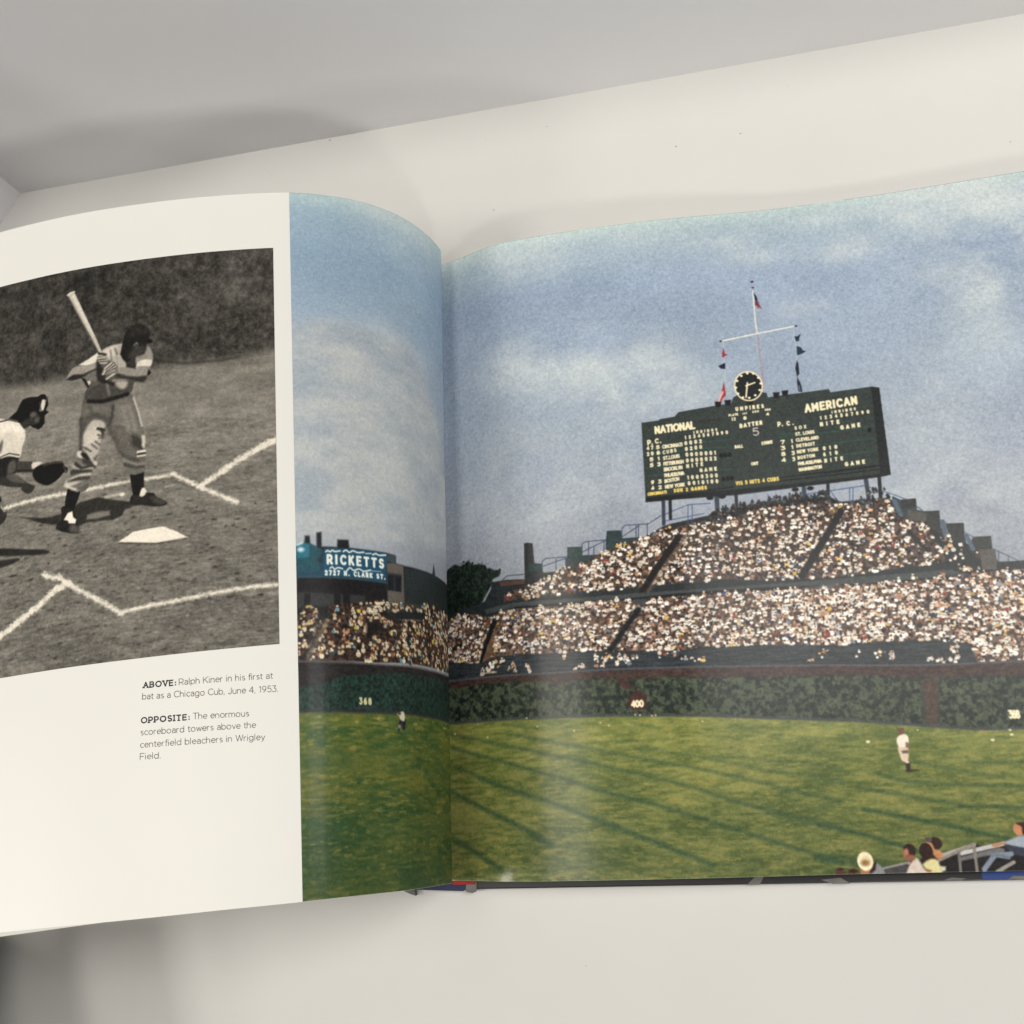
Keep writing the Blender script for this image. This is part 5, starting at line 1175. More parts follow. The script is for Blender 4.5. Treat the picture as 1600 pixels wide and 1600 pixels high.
 ('e',122.7,170.4,0.57,0.21,(150,144,135),0.25,0.71),
 ('e',129.7,167.8,0.97,0.42,(150,144,135),0.25,0.5),
 ('e',149.8,166.4,0.78,0.45,(66,63,59),0.25,0.5),
 ('e',162.8,189.7,0.48,0.29,(52,50,46),0.25,0.61),
 ('e',190.6,170.5,0.74,0.24,(52,50,46),0.25,0.85),
 ('e',145.6,153.7,0.69,0.32,(160,154,144),0.25,0.88),
 ('e',193.9,165.7,0.55,0.38,(66,63,59),0.25,0.78),
 ('e',126.0,192.8,1.04,0.29,(150,144,135),0.25,0.84),
 ('e',142.9,167.1,0.48,0.28,(66,63,59),0.25,0.76),
 ('e',126.0,145.6,1.08,0.47,(58,55,52),0.25,0.58),
 ('e',216.7,156.3,0.77,0.24,(66,63,59),0.25,0.49),
 ('e',161.7,179.8,1.24,0.38,(150,144,135),0.25,0.63),
 ('e',130.6,193.5,0.97,0.41,(160,154,144),0.25,0.48),
 ('e',229.8,104.3,1.11,0.45,(160,154,144),0.25,0.53),
 ('e',158.6,190.0,0.62,0.43,(160,154,144),0.25,0.49),
 ('e',175.5,163.2,1.16,0.26,(66,63,59),0.25,0.45),
 ('e',165.2,177.5,0.79,0.21,(150,144,135),0.25,0.56),
 ('e',218.7,150.3,0.56,0.3,(52,50,46),0.25,0.55),
 ('e',146.9,148.1,0.8,0.22,(52,50,46),0.25,0.42),
 ('e',165.5,151.7,0.76,0.24,(66,63,59),0.25,0.71),
 ('e',158.5,194.6,0.8,0.41,(52,50,46),0.25,0.69),
 ('e',219.7,153.2,0.83,0.25,(160,154,144),0.25,0.44),
 ('e',186.1,126.0,1.05,0.34,(52,50,46),0.25,0.82),
 ('e',167.5,140.4,1.29,0.4,(52,50,46),0.25,0.7),
 ('e',123.6,161.2,0.73,0.44,(150,144,135),0.25,0.57),
 ('e',166.0,183.1,0.88,0.31,(58,55,52),0.25,0.71),
 ('e',178.0,162.1,0.46,0.31,(52,50,46),0.25,0.55),
 ('e',182.7,171.6,0.94,0.24,(160,154,144),0.25,0.47),
 ('e',190.2,157.0,0.96,0.39,(52,50,46),0.25,0.43),
 ('e',218.2,168.0,0.68,0.37,(52,50,46),0.25,0.62),
 ('e',190.9,175.7,0.89,0.46,(150,144,135),0.25,0.83),
 ('e',128.9,168.3,1.1,0.24,(160,154,144),0.25,0.9),
 ('e',127.9,147.9,0.72,0.28,(66,63,59),0.25,0.87),
 ('e',118.1,166.3,1.11,0.46,(58,55,52),0.25,0.47),
 ('e',133.4,161.4,0.64,0.24,(160,154,144),0.25,0.4),
 ('e',146.3,159.4,0.49,0.24,(150,144,135),0.25,0.66),
 ('e',213.7,154.2,0.57,0.26,(160,154,144),0.25,0.52),
 ('e',167.0,161.0,0.82,0.44,(150,144,135),0.25,0.55),
 ('e',185.9,171.7,0.5,0.44,(52,50,46),0.25,0.5),
 ('e',224.8,158.2,0.61,0.46,(66,63,59),0.25,0.79),
 ('e',200.8,145.7,0.38,0.24,(58,55,52),0.25,0.45),
 ('e',145.1,148.1,1.16,0.38,(150,144,135),0.25,0.86),
 ('e',129.7,187.3,0.53,0.23,(66,63,59),0.25,0.55),
 ('e',180.1,129.7,1.33,0.45,(66,63,59),0.25,0.63),
 ('e',199.6,137.2,1.15,0.42,(150,144,135),0.25,0.51),
 ('e',148.3,146.4,0.77,0.39,(52,50,46),0.25,0.63),
 ('e',214.5,109.4,0.64,0.33,(150,144,135),0.25,0.64),
 ('e',129.6,185.2,0.85,0.27,(160,154,144),0.25,0.58),
 ('e',194.9,147.5,1.24,0.37,(160,154,144),0.25,0.47),
 ('e',228.2,152.6,0.64,0.21,(66,63,59),0.25,0.44),
 ('e',198.6,156.8,1.04,0.26,(58,55,52),0.25,0.5),
 ('e',120.0,150.4,0.86,0.39,(150,144,135),0.25,0.64),
 ('e',125.7,169.4,0.95,0.21,(58,55,52),0.25,0.69),
 ('e',133.5,179.6,0.93,0.36,(150,144,135),0.25,0.64),
 ('e',164.2,186.9,0.61,0.33,(150,144,135),0.25,0.48),
 ('e',134.8,147.3,1.1,0.44,(150,144,135),0.25,0.72),
 ('e',211.6,158.5,0.98,0.25,(52,50,46),0.25,0.71),
 ('e',129.1,194.4,0.46,0.32,(58,55,52),0.25,0.53),
 ('e',208.5,139.6,1.36,0.23,(66,63,59),0.25,0.56),
 ('e',214.6,146.1,1.04,0.47,(160,154,144),0.25,0.62),
 ('e',195.9,162.8,0.86,0.24,(160,154,144),0.25,0.87),
 ('e',220.2,187.9,0.81,0.35,(58,55,52),0.25,0.65),
 ('e',148.6,160.0,0.96,0.3,(150,144,135),0.25,0.8),
 ('e',147.0,150.4,0.67,0.43,(58,55,52),0.25,0.68),
 ('e',135.1,171.1,0.56,0.45,(160,154,144),0.25,0.65),
 ('e',164.0,180.4,1.07,0.31,(160,154,144),0.25,0.62),
 ('e',159.1,195.7,0.62,0.36,(58,55,52),0.25,0.44),
 ('e',136.0,170.3,0.81,0.4,(58,55,52),0.25,0.41),
 ('e',144.7,180.1,0.43,0.22,(52,50,46),0.25,0.81),
 ('e',220.7,156.0,1.41,0.46,(52,50,46),0.25,0.57),
 ('e',136.8,160.2,0.93,0.37,(66,63,59),0.25,0.76),
 ('e',114.9,172.4,0.76,0.37,(150,144,135),0.25,0.56),
 ('e',136.8,175.8,0.31,0.45,(58,55,52),0.25,0.5),
 ('e',119.1,139.8,0.59,0.43,(58,55,52),0.25,0.62),
 ('e',220.3,160.1,1.41,0.26,(160,154,144),0.25,0.53),
 ('e',183.4,136.2,0.46,0.25,(66,63,59),0.25,0.54),
 ('e',198.3,184.8,1.15,0.45,(52,50,46),0.25,0.71),
 ('e',169.6,145.1,0.85,0.28,(58,55,52),0.25,0.73),
 ('e',126.2,148.8,0.59,0.24,(58,55,52),0.25,0.56),
 ('e',116.8,118.9,1.17,0.34,(52,50,46),0.25,0.46),
 ('e',129.8,173.0,0.67,0.21,(52,50,46),0.25,0.4),
 ('e',189.9,162.8,1.29,0.44,(58,55,52),0.25,0.58),
 ('e',115.9,189.6,0.55,0.3,(150,144,135),0.25,0.4),
 ('e',169.1,180.8,1.31,0.21,(150,144,135),0.25,0.79),
 ('e',197.7,159.2,0.45,0.26,(150,144,135),0.25,0.71),
 ('e',164.2,169.1,0.98,0.33,(66,63,59),0.25,0.5),
 ('e',143.2,142.6,0.9,0.32,(160,154,144),0.25,0.57),
 ('e',199.1,152.7,0.87,0.26,(160,154,144),0.25,0.64),
 ('e',221.3,108.6,1.4,0.39,(66,63,59),0.25,0.89),
 ('e',174.7,176.4,0.8,0.2,(58,55,52),0.25,0.43),
 ('e',175.3,185.5,0.92,0.24,(58,55,52),0.25,0.74),
 ('e',136.1,151.5,0.51,0.46,(160,154,144),0.25,0.69),
 ('e',126.5,168.7,0.45,0.29,(52,50,46),0.25,0.84),
 ('e',190.6,191.6,0.67,0.42,(150,144,135),0.25,0.87),
 ('e',141.4,119.4,0.58,0.4,(66,63,59),0.25,0.74),
 ('e',224.2,150.7,0.77,0.25,(58,55,52),0.25,0.59),
 ('e',177.2,172.3,0.76,0.41,(58,55,52),0.25,0.7),
 ('e',138.8,192.9,0.32,0.41,(52,50,46),0.25,0.79),
 ('e',121.5,168.1,0.79,0.43,(52,50,46),0.25,0.61),
 ('e',204.1,146.3,0.47,0.21,(66,63,59),0.25,0.88),
 ('e',185.1,144.2,0.62,0.42,(160,154,144),0.25,0.56),
 ('e',198.8,185.8,1.29,0.39,(66,63,59),0.25,0.51),
 ('e',151.2,161.3,0.59,0.28,(150,144,135),0.25,0.56),
 ('e',144.7,178.7,0.45,0.24,(160,154,144),0.25,0.62),
 ('e',134.6,194.9,0.87,0.33,(150,144,135),0.25,0.5),
 ('e',176.9,146.5,0.35,0.39,(66,63,59),0.25,0.75),
 ('e',136.8,186.3,1.1,0.33,(160,154,144),0.25,0.74),
 ('e',123.4,149.8,0.8,0.38,(58,55,52),0.25,0.75),
 ('e',113.4,162.5,0.96,0.25,(160,154,144),0.25,0.75),
 ('e',210.6,176.4,0.67,0.36,(160,154,144),0.25,0.56),
 ('e',195.1,154.2,1.38,0.38,(160,154,144),0.25,0.7),
 ('e',136.1,155.8,1.05,0.42,(52,50,46),0.25,0.69),
 ('e',155.5,194.8,0.9,0.4,(58,55,52),0.25,0.65),
 ('e',176.1,164.9,0.7,0.4,(150,144,135),0.25,0.53),
 ('e',128.6,198.6,1.03,0.34,(58,55,52),0.25,0.69),
 ('e',158.5,121.2,0.44,0.42,(66,63,59),0.25,0.54),
 ('e',152.6,174.6,0.53,0.2,(52,50,46),0.25,0.47),
 ('e',137.9,154.4,0.94,0.39,(66,63,59),0.25,0.77),
 ('e',216.2,148.9,0.59,0.37,(58,55,52),0.25,0.69),
 ('e',123.4,172.3,0.77,0.22,(58,55,52),0.25,0.67),
 ('e',154.6,191.7,0.88,0.31,(58,55,52),0.25,0.71),
 ('e',178.1,132.3,1.03,0.32,(52,50,46),0.25,0.61),
 ('e',113.0,178.0,0.73,0.32,(160,154,144),0.25,0.81),
 ('e',187.6,156.5,1.12,0.38,(160,154,144),0.25,0.46),
 ('e',142.1,193.4,0.99,0.36,(52,50,46),0.25,0.5),
 ('e',132.7,173.1,1.18,0.28,(160,154,144),0.25,0.9),
 ('e',186.0,158.9,0.46,0.38,(52,50,46),0.25,0.74),
 ('e',165.6,116.5,1.22,0.48,(160,154,144),0.25,0.78),
 ('e',185.4,150.4,0.72,0.47,(58,55,52),0.25,0.44),
 ('e',148.6,195.9,0.59,0.19,(160,154,144),0.25,0.85),
 ('e',156.5,130.9,0.91,0.48,(150,144,135),0.25,0.7),
 ('e',227.7,155.7,0.6,0.44,(66,63,59),0.25,0.79),
 ('e',167.4,167.2,0.77,0.21,(66,63,59),0.25,0.49),
 ('e',132.5,117.4,1.16,0.23,(52,50,46),0.25,0.68),
 ('e',130.8,148.1,0.41,0.44,(52,50,46),0.25,0.67),
 ('e',198.6,161.4,0.37,0.26,(66,63,59),0.25,0.46),
 ('e',137.4,175.0,0.74,0.26,(66,63,59),0.25,0.88),
 ('e',159.3,173.5,0.54,0.24,(58,55,52),0.25,0.84),
 ('e',212.6,166.8,1.05,0.2,(66,63,59),0.25,0.87),
 ('e',169.8,110.5,0.34,0.44,(58,55,52),0.25,0.47),
 ('e',120.7,158.7,0.62,0.23,(66,63,59),0.25,0.53),
 ('e',202.8,171.6,0.93,0.37,(66,63,59),0.25,0.49),
 ('e',175.4,123.7,0.58,0.31,(58,55,52),0.25,0.89),
 ('e',117.5,175.4,1.23,0.4,(52,50,46),0.25,0.85),
 ('e',114.8,151.0,0.42,0.4,(66,63,59),0.25,0.53),
 ('e',127.6,194.9,1.16,0.24,(160,154,144),0.25,0.79),
 ('e',199.2,144.5,0.52,0.44,(66,63,59),0.25,0.72),
 ('e',202.7,172.1,1.37,0.21,(66,63,59),0.25,0.61),
 ('e',182.3,159.3,0.33,0.32,(150,144,135),0.25,0.88),
 ('e',145.7,180.4,0.87,0.45,(160,154,144),0.25,0.75),
 ('e',179.8,181.3,0.41,0.38,(150,144,135),0.25,0.64),
 ('e',118.2,200.0,1.22,0.42,(52,50,46),0.25,0.85),
 ('e',183.2,161.5,0.71,0.47,(58,55,52),0.25,0.45),
 ('e',197.3,141.9,0.49,0.41,(58,55,52),0.25,0.44),
 ('e',182.8,113.9,1.3,0.38,(150,144,135),0.25,0.84),
 ('e',141.6,183.3,0.55,0.3,(160,154,144),0.25,0.54),
 ('e',113.0,169.7,0.53,0.45,(52,50,46),0.25,0.46),
 ('e',114.3,148.1,1.09,0.34,(66,63,59),0.25,0.59),
 ('e',171.7,162.5,1.26,0.36,(66,63,59),0.25,0.75),
 ('e',218.9,150.7,1.12,0.43,(150,144,135),0.25,0.85),
 ('e',155.9,145.5,0.86,0.36,(58,55,52),0.25,0.41),
 ('e',149.5,170.2,0.32,0.32,(52,50,46),0.25,0.72),
 ('e',187.4,149.9,1.0,0.35,(66,63,59),0.25,0.48),
 ('e',215.7,170.7,0.74,0.36,(150,144,135),0.25,0.47),
 ('e',124.3,158.2,0.9,0.25,(58,55,52),0.25,0.75),
 ('e',205.9,158.0,1.05,0.4,(58,55,52),0.25,0.61),
 ('e',163.6,185.0,0.48,0.39,(150,144,135),0.25,0.5),
 ('e',136.2,197.5,0.49,0.36,(160,154,144),0.25,0.71),
 ('e',114.2,179.3,1.02,0.19,(160,154,144),0.25,0.53),
 ('e',139.5,141.3,1.13,0.36,(56,54,50),0.4,0.7),
 ('e',153.0,140.9,1.15,0.36,(56,54,50),0.4,0.7),
 ('e',112.4,143.6,1.13,0.36,(56,54,50),0.4,0.7),
 ('e',142.7,141.2,1.14,0.36,(56,54,50),0.4,0.7),
 ('e',147.8,160.9,1.13,0.34,(56,54,50),0.4,0.7),
 ('e',134.2,176.1,1.11,0.33,(56,54,50),0.4,0.7),
 ('e',161.7,169.8,1.16,0.34,(56,54,50),0.4,0.7),
 ('e',154.0,163.3,1.14,0.34,(56,54,50),0.4,0.7),
 ('e',190.5,151.7,1.25,0.35,(56,54,50),0.4,0.7),
 ('e',180.9,153.4,1.23,0.35,(56,54,50),0.4,0.7),
 ('e',212.4,158.9,1.32,0.35,(56,54,50),0.4,0.7),
 ('e',126.3,166.5,1.12,0.34,(56,54,50),0.4,0.7),
 ('e',166.0,185.7,1.17,0.33,(56,54,50),0.4,0.7),
 ('l',[109.0,113.3,121.5,119.4,133.2,126.7,140.9,131.2],2.19,(228,220,205),0.55,1.0,0),
 ('l',[110.5,115.2,117.8,118.5],1.3,(228,220,205),0.55,1.0,0),
 ('l',[230.6,128.2,227.0,128.3,214.0,127.0,196.5,126.7],1.46,(228,220,205),0.55,1.0,0),
 ('l',[187.8,126.6,177.4,126.1,169.6,125.7],1.39,(228,220,205),0.55,1.0,0),
 ('l',[164.3,125.6,158.2,125.5,153.0,125.2,150.9,124.7],1.3,(228,220,205),0.55,1.0,0),
 ('l',[151.7,124.6,148.1,127.2,143.9,129.5,140.5,131.6,132.5,135.7,126.4,138.8],1.66,(228,220,205),0.55,1.0,0),
 ('l',[154.5,129.7,151.3,129.4],0.62,(176,169,158),0.5,1.0,0),
 ('l',[162.4,122.2,154.5,122.9,148.1,123.3],0.52,(170,164,153),0.7,0.6,0),
 ('l',[179.3,130.8,174.1,130.4,171.5,130.6],0.9,(200,193,180),0.5,0.9,0),
 ('e',172.4,130.6,1.08,0.78,(226,218,203),0.3,1.0),
 ('p',[174.0,149.4,170.2,147.6,167.7,146.1,161.8,145.7,155.5,145.4,150.0,148.1,145.6,150.8,148.5,151.4,158.4,151.6],(236,227,212),0.2,0),
 ('l',[173.2,149.9,158.4,151.9,146.4,151.1],0.46,(60,57,54),0.4,0.7,0),
 ('l',[227.4,179.6,225.7,178.4,216.3,173.9,206.4,168.3,199.9,163.9,194.7,162.5],2.53,(228,220,205),0.55,1.0,0),
 ('l',[206.2,157.5,202.5,159.3,198.4,160.3,195.1,162.8,191.0,165.5,181.5,170.9,172.1,177.0],1.84,(228,220,205),0.55,1.0,0),
 ('l',[199.2,158.4,197.6,160.7],0.79,(210,202,189),0.5,1.0,0),
 ('l',[172.1,176.5,161.6,175.3,147.1,174.2,132.8,172.8,118.5,172.1,109.2,172.1],1.46,(228,220,205),0.55,1.0,0),
 ('l',[180.0,168.3,172.2,172.7],1.52,(76,73,68),1,0.5,0),
 ('p',[213.1,134.8,203.1,135.4,198.4,134.7,193.0,132.7,190.3,131.3,182.3,130.4,178.5,131.8,172.6,133.1,168.9,134.0,165.2,135.8,168.8,135.9,171.0,136.9,172.5,139.1,176.2,140.4,181.4,140.0,187.5,139.9,191.3,141.1,199.1,139.2,203.0,138.3],(54,52,48),0.4,0),
 ('p',[187.2,136.8,182.2,136.1,177.7,136.5,177.3,138.3,182.2,138.9,187.5,138.8],(128,123,115),0.5,0),
 ('p',[217.3,133.1,201.3,136.2,198.0,137.1,198.8,138.8,207.1,137.2,212.1,134.8],(48,46,43),0.4,0),
 ('p',[228.4,144.0,221.3,145.0,212.7,146.7,206.0,147.8,203.7,149.4,207.6,149.6,216.1,148.6,228.3,146.6],(46,44,41),0.4,1),
 ('p',[228.2,149.1,223.8,149.1,217.8,149.4,217.7,150.5,222.9,151.5,228.2,151.7],(48,46,43),0.4,1),
 ('p',[230.3,121.3,227.2,122.8,226.6,122.9,226.4,125.1,230.2,124.4],(34,32,30),0.3,0),
 ('p',[230.1,126.1,227.1,126.7,225.0,128.3,223.7,131.1,225.4,133.8,229.9,134.7],(54,52,48),0.3,1),
 ('l',[226.5,127.2,224.7,129.2],0.63,(200,193,180),0.4,1.0,0),
 ('p',[230.5,112.5,227.4,114.0,224.4,113.7,219.4,115.5,214.0,119.5,210.8,121.4,212.4,123.7,214.8,123.7,217.1,121.6,217.3,120.7,224.3,119.0,230.4,115.6],(56,54,50),0.3,1),
 ('p',[224.4,114.1,220.4,114.6,214.9,118.9,216.9,119.0,222.3,117.1],(92,88,82),0.6,1),
 ('p',[230.7,104.4,226.6,105.9,218.6,107.7,218.8,111.7,219.9,114.3,222.9,114.2,230.4,115.6],(40,38,36),0.3,0),
 ('p',[223.0,109.1,220.0,109.0,219.5,112.4,221.9,114.1,223.9,113.8],(92,88,82),0.7,1),
 ('p',[220.0,109.2,212.2,110.7,211.2,113.9,212.6,114.8,219.9,113.7],(70,67,63),0.3,0),
 ('l',[219.4,113.5,212.1,114.6],1.13,(44,42,39),0.5,1.0,0),
 ('p',[212.2,111.5,208.6,111.5,207.9,112.3,210.7,113.6,212.2,113.8],(214,206,192),0.3,1),
 ('p',[231.1,89.4,224.0,90.5,219.0,92.4,216.2,96.1,215.6,99.8,217.0,103.6,218.1,107.8,223.1,106.0,227.1,106.1,230.7,103.1],(214,206,192),0.3,1),
 ('p',[228.0,91.9,220.4,92.5,216.9,96.8,217.8,99.4,222.8,95.7,227.8,96.4],(234,225,210),1.2,1),
 ('p',[227.8,100.1,226.3,99.0,227.1,103.8,230.7,104.9],(110,106,99),0.6,1),
 ('l',[229.0,90.5,224.0,90.5,218.5,92.7],0.59,(60,57,54),0.3,1.0,0),
 ('l',[229.0,91.3,223.4,91.3,218.9,93.2],0.59,(235,226,211),0.3,1.0,0),
 ('l',[227.1,106.0,223.1,105.3,218.4,106.9],0.5,(44,42,39),0.3,1.0,0),
 ('l',[227.1,106.4,223.1,105.9,218.6,107.5],0.47,(224,216,201),0.3,1.0,0),
 ('p',[223.7,90.0,220.0,87.6,219.1,85.9,217.4,83.0,214.3,82.5,210.4,83.1,208.5,82.3,206.8,82.8,205.6,84.9,205.3,87.7,206.4,89.8,205.0,90.8,206.9,92.0,206.8,95.2,208.2,96.9,209.6,97.6,212.1,96.2,213.5,95.0,216.4,95.8,217.9,93.5,219.5,91.8],(26,25,23),0.25,0),
 ('p',[216.3,92.4,213.6,91.1,213.2,89.4,211.2,89.8,209.3,92.0,209.7,93.7,211.6,95.2,214.0,94.7,215.9,95.7,217.9,93.5],(58,55,52),0.6,1),
 ('e',212.2,90.5,1.49,1.13,(96,92,86),0.5,1.0),
 ('l',[208.6,89.2,207.7,85.4,207.0,85.7,207.9,89.1],1.3,(216,208,194),0.35,1.0,0),
 ('l',[209.4,86.0,208.6,89.4],0.58,(70,67,63),0.4,1.0,0),
 ('l',[206.5,86.1,205.8,84.4],0.58,(80,77,72),0.5,1.0,0),
 ('e',210.2,93.2,1.19,1.4,(84,81,75),0.5,1.0),
 ('p',[211.9,115.6,210.5,113.6,207.4,112.9,203.2,112.7,198.9,113.2,197.7,115.0,196.1,116.5,196.5,118.2,197.9,118.0,200.2,120.2,203.5,121.8,205.8,121.8,209.2,120.2,211.4,117.8],(24,23,21),0.25,1),
 ('l',[206.9,113.4,203.2,113.1,198.9,113.5],0.62,(84,81,75),0.4,1.0,0),
 ('l',[198.0,115.4,196.8,117.7],0.66,(120,115,108),0.4,1.0,0),
 ('l',[198.4,114.8,197.5,116.7],0.39,(20,19,18),0.3,1.0,0),
 ('p',[195.8,124.4,190.2,126.7,191.5,130.4,193.0,133.8,193.3,135.2,197.2,134.6,196.9,129.6],(26,25,23),0.2,0),
 ('p',[169.2,122.5,163.3,122.5,163.4,127.9,163.2,130.8,164.9,132.3,167.8,131.6,168.6,127.2],(28,27,25),0.2,0),
 ('p',[168.3,131.5,165.2,132.3,162.3,131.9,159.5,131.9,157.7,133.6,154.8,135.3,153.9,136.7,156.2,137.3,159.8,137.0,163.4,136.1,168.7,134.7],(46,44,41),0.25,1),
 ('p',[160.5,133.2,158.0,133.9,154.8,136.0,158.0,136.0],(84,81,75),0.9,1),
 ('p',[165.1,131.6,164.2,129.2,163.1,129.2,162.2,131.1,163.8,132.5,164.9,132.3],(226,218,203),0.3,1),
 ('l',[162.2,131.6,159.5,132.1],0.78,(26,25,23),0.4,1.0,0),
 ('p',[198.8,132.2,197.3,131.7,193.3,134.1,191.7,137.5,190.5,141.9,190.9,143.8,195.1,143.0,198.6,141.8,201.0,140.3,200.3,138.3,198.3,137.2],(38,36,34),0.25,0),
 ('p',[194.0,139.6,191.3,140.8,190.3,142.6,191.6,143.5,194.8,142.0],(92,88,82),0.9,1),
 ('p',[197.4,137.4,195.7,134.8,193.7,134.4,193.3,136.9,191.9,138.0,192.3,139.6,195.2,139.1,195.6,138.0],(238,229,214),0.25,0),
 ('p',[179.8,88.5,173.0,88.7,169.3,88.5,167.6,91.0,165.5,97.4,164.0,103.3,162.9,108.6,163.2,113.4,162.6,115.3,162.8,119.3,163.3,122.5,166.8,123.3,169.7,122.7,171.7,122.5,171.4,119.6,172.2,117.3,174.3,114.1,175.0,111.8,176.6,107.1,178.1,103.9,179.3,102.2,180.1,98.3],(110,106,99),0.25,0),
 ('p',[176.7,92.8,169.3,92.3,167.0,98.0,165.1,106.5,169.1,106.3,174.4,100.7],(124,119,111),1.6,1),
 ('p',[178.9,101.5,175.8,105.7,174.3,110.4,172.8,113.6,169.8,116.2,165.3,118.2,171.6,117.4,174.3,113.7,176.6,107.1],(78,75,70),1.2,1),
 ('p',[168.8,106.4,164.7,108.4,163.6,113.3,166.9,112.2,168.7,109.7],(66,63,59),1.0,1),
 ('l',[168.0,90.6,165.9,97.0,164.4,103.2],0.65,(206,198,185),0.35,1.0,0),
 ('p',[164.5,107.3,163.1,107.5,162.8,109.4,163.2,112.7,164.3,111.8,164.3,109.6],(196,189,176),0.4,1),
 ('l',[165.9,114.1,163.2,113.9],1.12,(222,214,199),0.3,1.0,0),
 ('l',[165.7,114.9,163.2,114.9],0.69,(44,42,39),0.3,1.0,0),
 ('l',[166.1,115.8,163.0,115.7],0.69,(214,206,192),0.3,1.0,0),
 ('l',[171.6,116.7,166.8,119.1,163.2,119.6],1.33,(146,140,131),0.8,0.9,0),
 ('l',[171.2,118.5,166.8,120.2,163.5,120.3],0.85,(64,61,57),0.6,1.0,0),
 ('p',[171.2,120.0,166.8,121.3,163.5,120.7,163.5,122.5,166.8,123.2,169.7,122.7,171.6,122.4],(112,108,100),0.5,0),
 ('l',[175.9,100.5,170.7,102.4,169.9,103.2],0.82,(140,135,126),0.9,0.7,0),
 ('l',[175.1,102.1,171.0,103.1],0.6,(80,77,72),0.7,0.7,0),
 ('p',[188.9,85.5,176.8,87.8,176.0,92.9,177.1,98.0,178.9,101.2,180.4,103.6,180.7,106.1,182.2,109.3,182.6,112.2,184.0,114.9,183.3,116.5,184.8,117.7,185.9,120.5,186.2,124.0,187.7,126.7,190.0,127.1,192.3,126.0,195.8,124.7,197.0,123.8,196.3,122.1,194.4,119.2,192.9,115.7,191.7,113.7,191.8,110.0,190.7,108.7,190.7,102.7,190.8,96.6,190.1,90.6],(98,94,88),0.25,0),
 ('p',[187.4,91.1,180.5,91.4,176.7,93.5,177.1,96.5,182.0,95.8,188.1,95.6,190.1,93.7],(114,110,102),1.6,1),
 ('p',[189.9,108.1,190.3,105.0,188.1,100.9,186.9,99.2,185.0,97.8,182.0,98.4,180.1,99.9,180.0,101.7,181.2,102.7,181.1,105.0,181.7,107.9,182.2,110.0,182.6,112.2,184.8,114.0,184.0,115.6,183.3,116.8,184.8,116.6,186.7,114.5,187.9,111.7,189.5,109.6],(184,177,165),0.6,1),
 ('p',[187.3,102.5,183.5,100.5,181.9,103.3,183.4,107.6,186.4,108.6,188.8,106.8],(204,196,183),1.4,1),
 ('l',[183.1,101.8,181.4,102.3,180.4,102.8],1.1,(50,48,45),0.4,1.0,0),
 ('l',[181.9,102.2,180.8,104.3],0.93,(60,57,54),0.4,1.0,0),
 ('l',[183.0,104.5,180.9,105.2],0.6,(70,67,63),0.4,1.0,0),
 ('l',[182.4,105.9,181.1,105.9],0.6,(76,73,68),0.4,1.0,0),
 ('l',[184.1,107.1,182.2,108.7],0.55,(90,86,81),0.4,1.0,0),
 ('l',[185.7,108.0,183.3,110.2],0.66,(96,92,86),0.4,1.0,0),
 ('l',[188.3,109.1,186.8,110.4,186.0,110.9],0.71,(88,84,79),0.4,1.0,0),
 ('l',[189.5,108.5,187.9,109.9],0.61,(100,96,90),0.4,1.0,0),
 ('p',[191.8,110.0,190.2,109.9,189.4,111.8,187.1,113.3,187.9,113.9,190.2,113.2,191.8,112.2],(206,198,185),0.35,1),
 ('p',[190.2,111.0,187.9,111.7,186.3,114.5,187.9,114.3,189.8,112.5],(42,40,37),0.4,1),
 ('l',[192.1,113.6,189.4,116.3,186.3,117.5],1.64,(120,115,108),0.5,1.0,0),
 ('l',[192.5,115.1,190.1,117.6,185.5,117.2,184.4,117.8],1.2,(48,46,43),0.5,1.0,0),
 ('l',[193.2,116.4,190.5,118.3,185.1,118.0],0.93,(186,179,167),0.5,1.0,0),
 ('l',[194.0,118.5,191.7,118.5,186.3,119.3],1.64,(64,61,57),0.5,1.0,0),
 ('l',[196.3,122.1,193.9,121.0,190.1,120.2,186.3,120.4],1.37,(190,183,171),0.5,1.0,0),
 ('l',[195.5,122.3,191.6,121.4,187.0,121.8],1.26,(70,67,63),0.5,1.0,0),
 ('l',[196.6,123.2,193.5,123.3,190.0,123.6],1.91,(196,189,176),0.5,1.0,0),
 ('l',[193.5,125.1,190.0,123.8,186.2,123.3],1.91,(116,111,104),0.5,1.0,0),
 ('l',[196.6,123.7,194.3,125.0,191.5,126.3],1.09,(206,198,185),0.5,1.0,0),
 ('l',[191.5,125.9,189.6,126.6],0.81,(110,106,99),0.5,1.0,0),
 ('p',[184.8,115.5,183.3,115.7,183.4,117.0,184.4,116.7],(202,194,181),0.4,1),
 ('p',[189.4,113.3,186.3,114.5,184.8,117.3,187.1,116.6,189.4,115.2],(66,63,59),0.6,1),
 ('l',[190.8,96.3,190.5,103.1,190.6,109.4],1.11,(62,59,55),0.8,0.8,0),
 ('l',[176.7,93.2,177.1,98.0,178.2,100.9],1.1,(56,54,50),0.7,0.8,0),
 ('l',[188.1,96.7,183.5,95.5,178.9,98.5],0.83,(66,63,59),1,0.6,0),
 ('l',[175.9,105.0,172.8,110.6,169.8,114.0],1.35,(98,94,88),0.8,0.6,1),
 ('l',[174.4,100.7,171.4,105.6,169.1,108.2],1.09,(108,104,97),0.8,0.6,1),
 ('l',[172.2,94.2,171.1,99.7,169.9,104.3],1.36,(150,144,135),0.8,0.6,1),
 ('l',[170.0,93.8,168.1,99.3,166.9,104.7],1.09,(152,146,136),0.8,0.6,1),
 ('l',[186.7,91.6,185.5,94.9,182.0,96.9],0.84,(70,67,63),0.8,0.6,1),
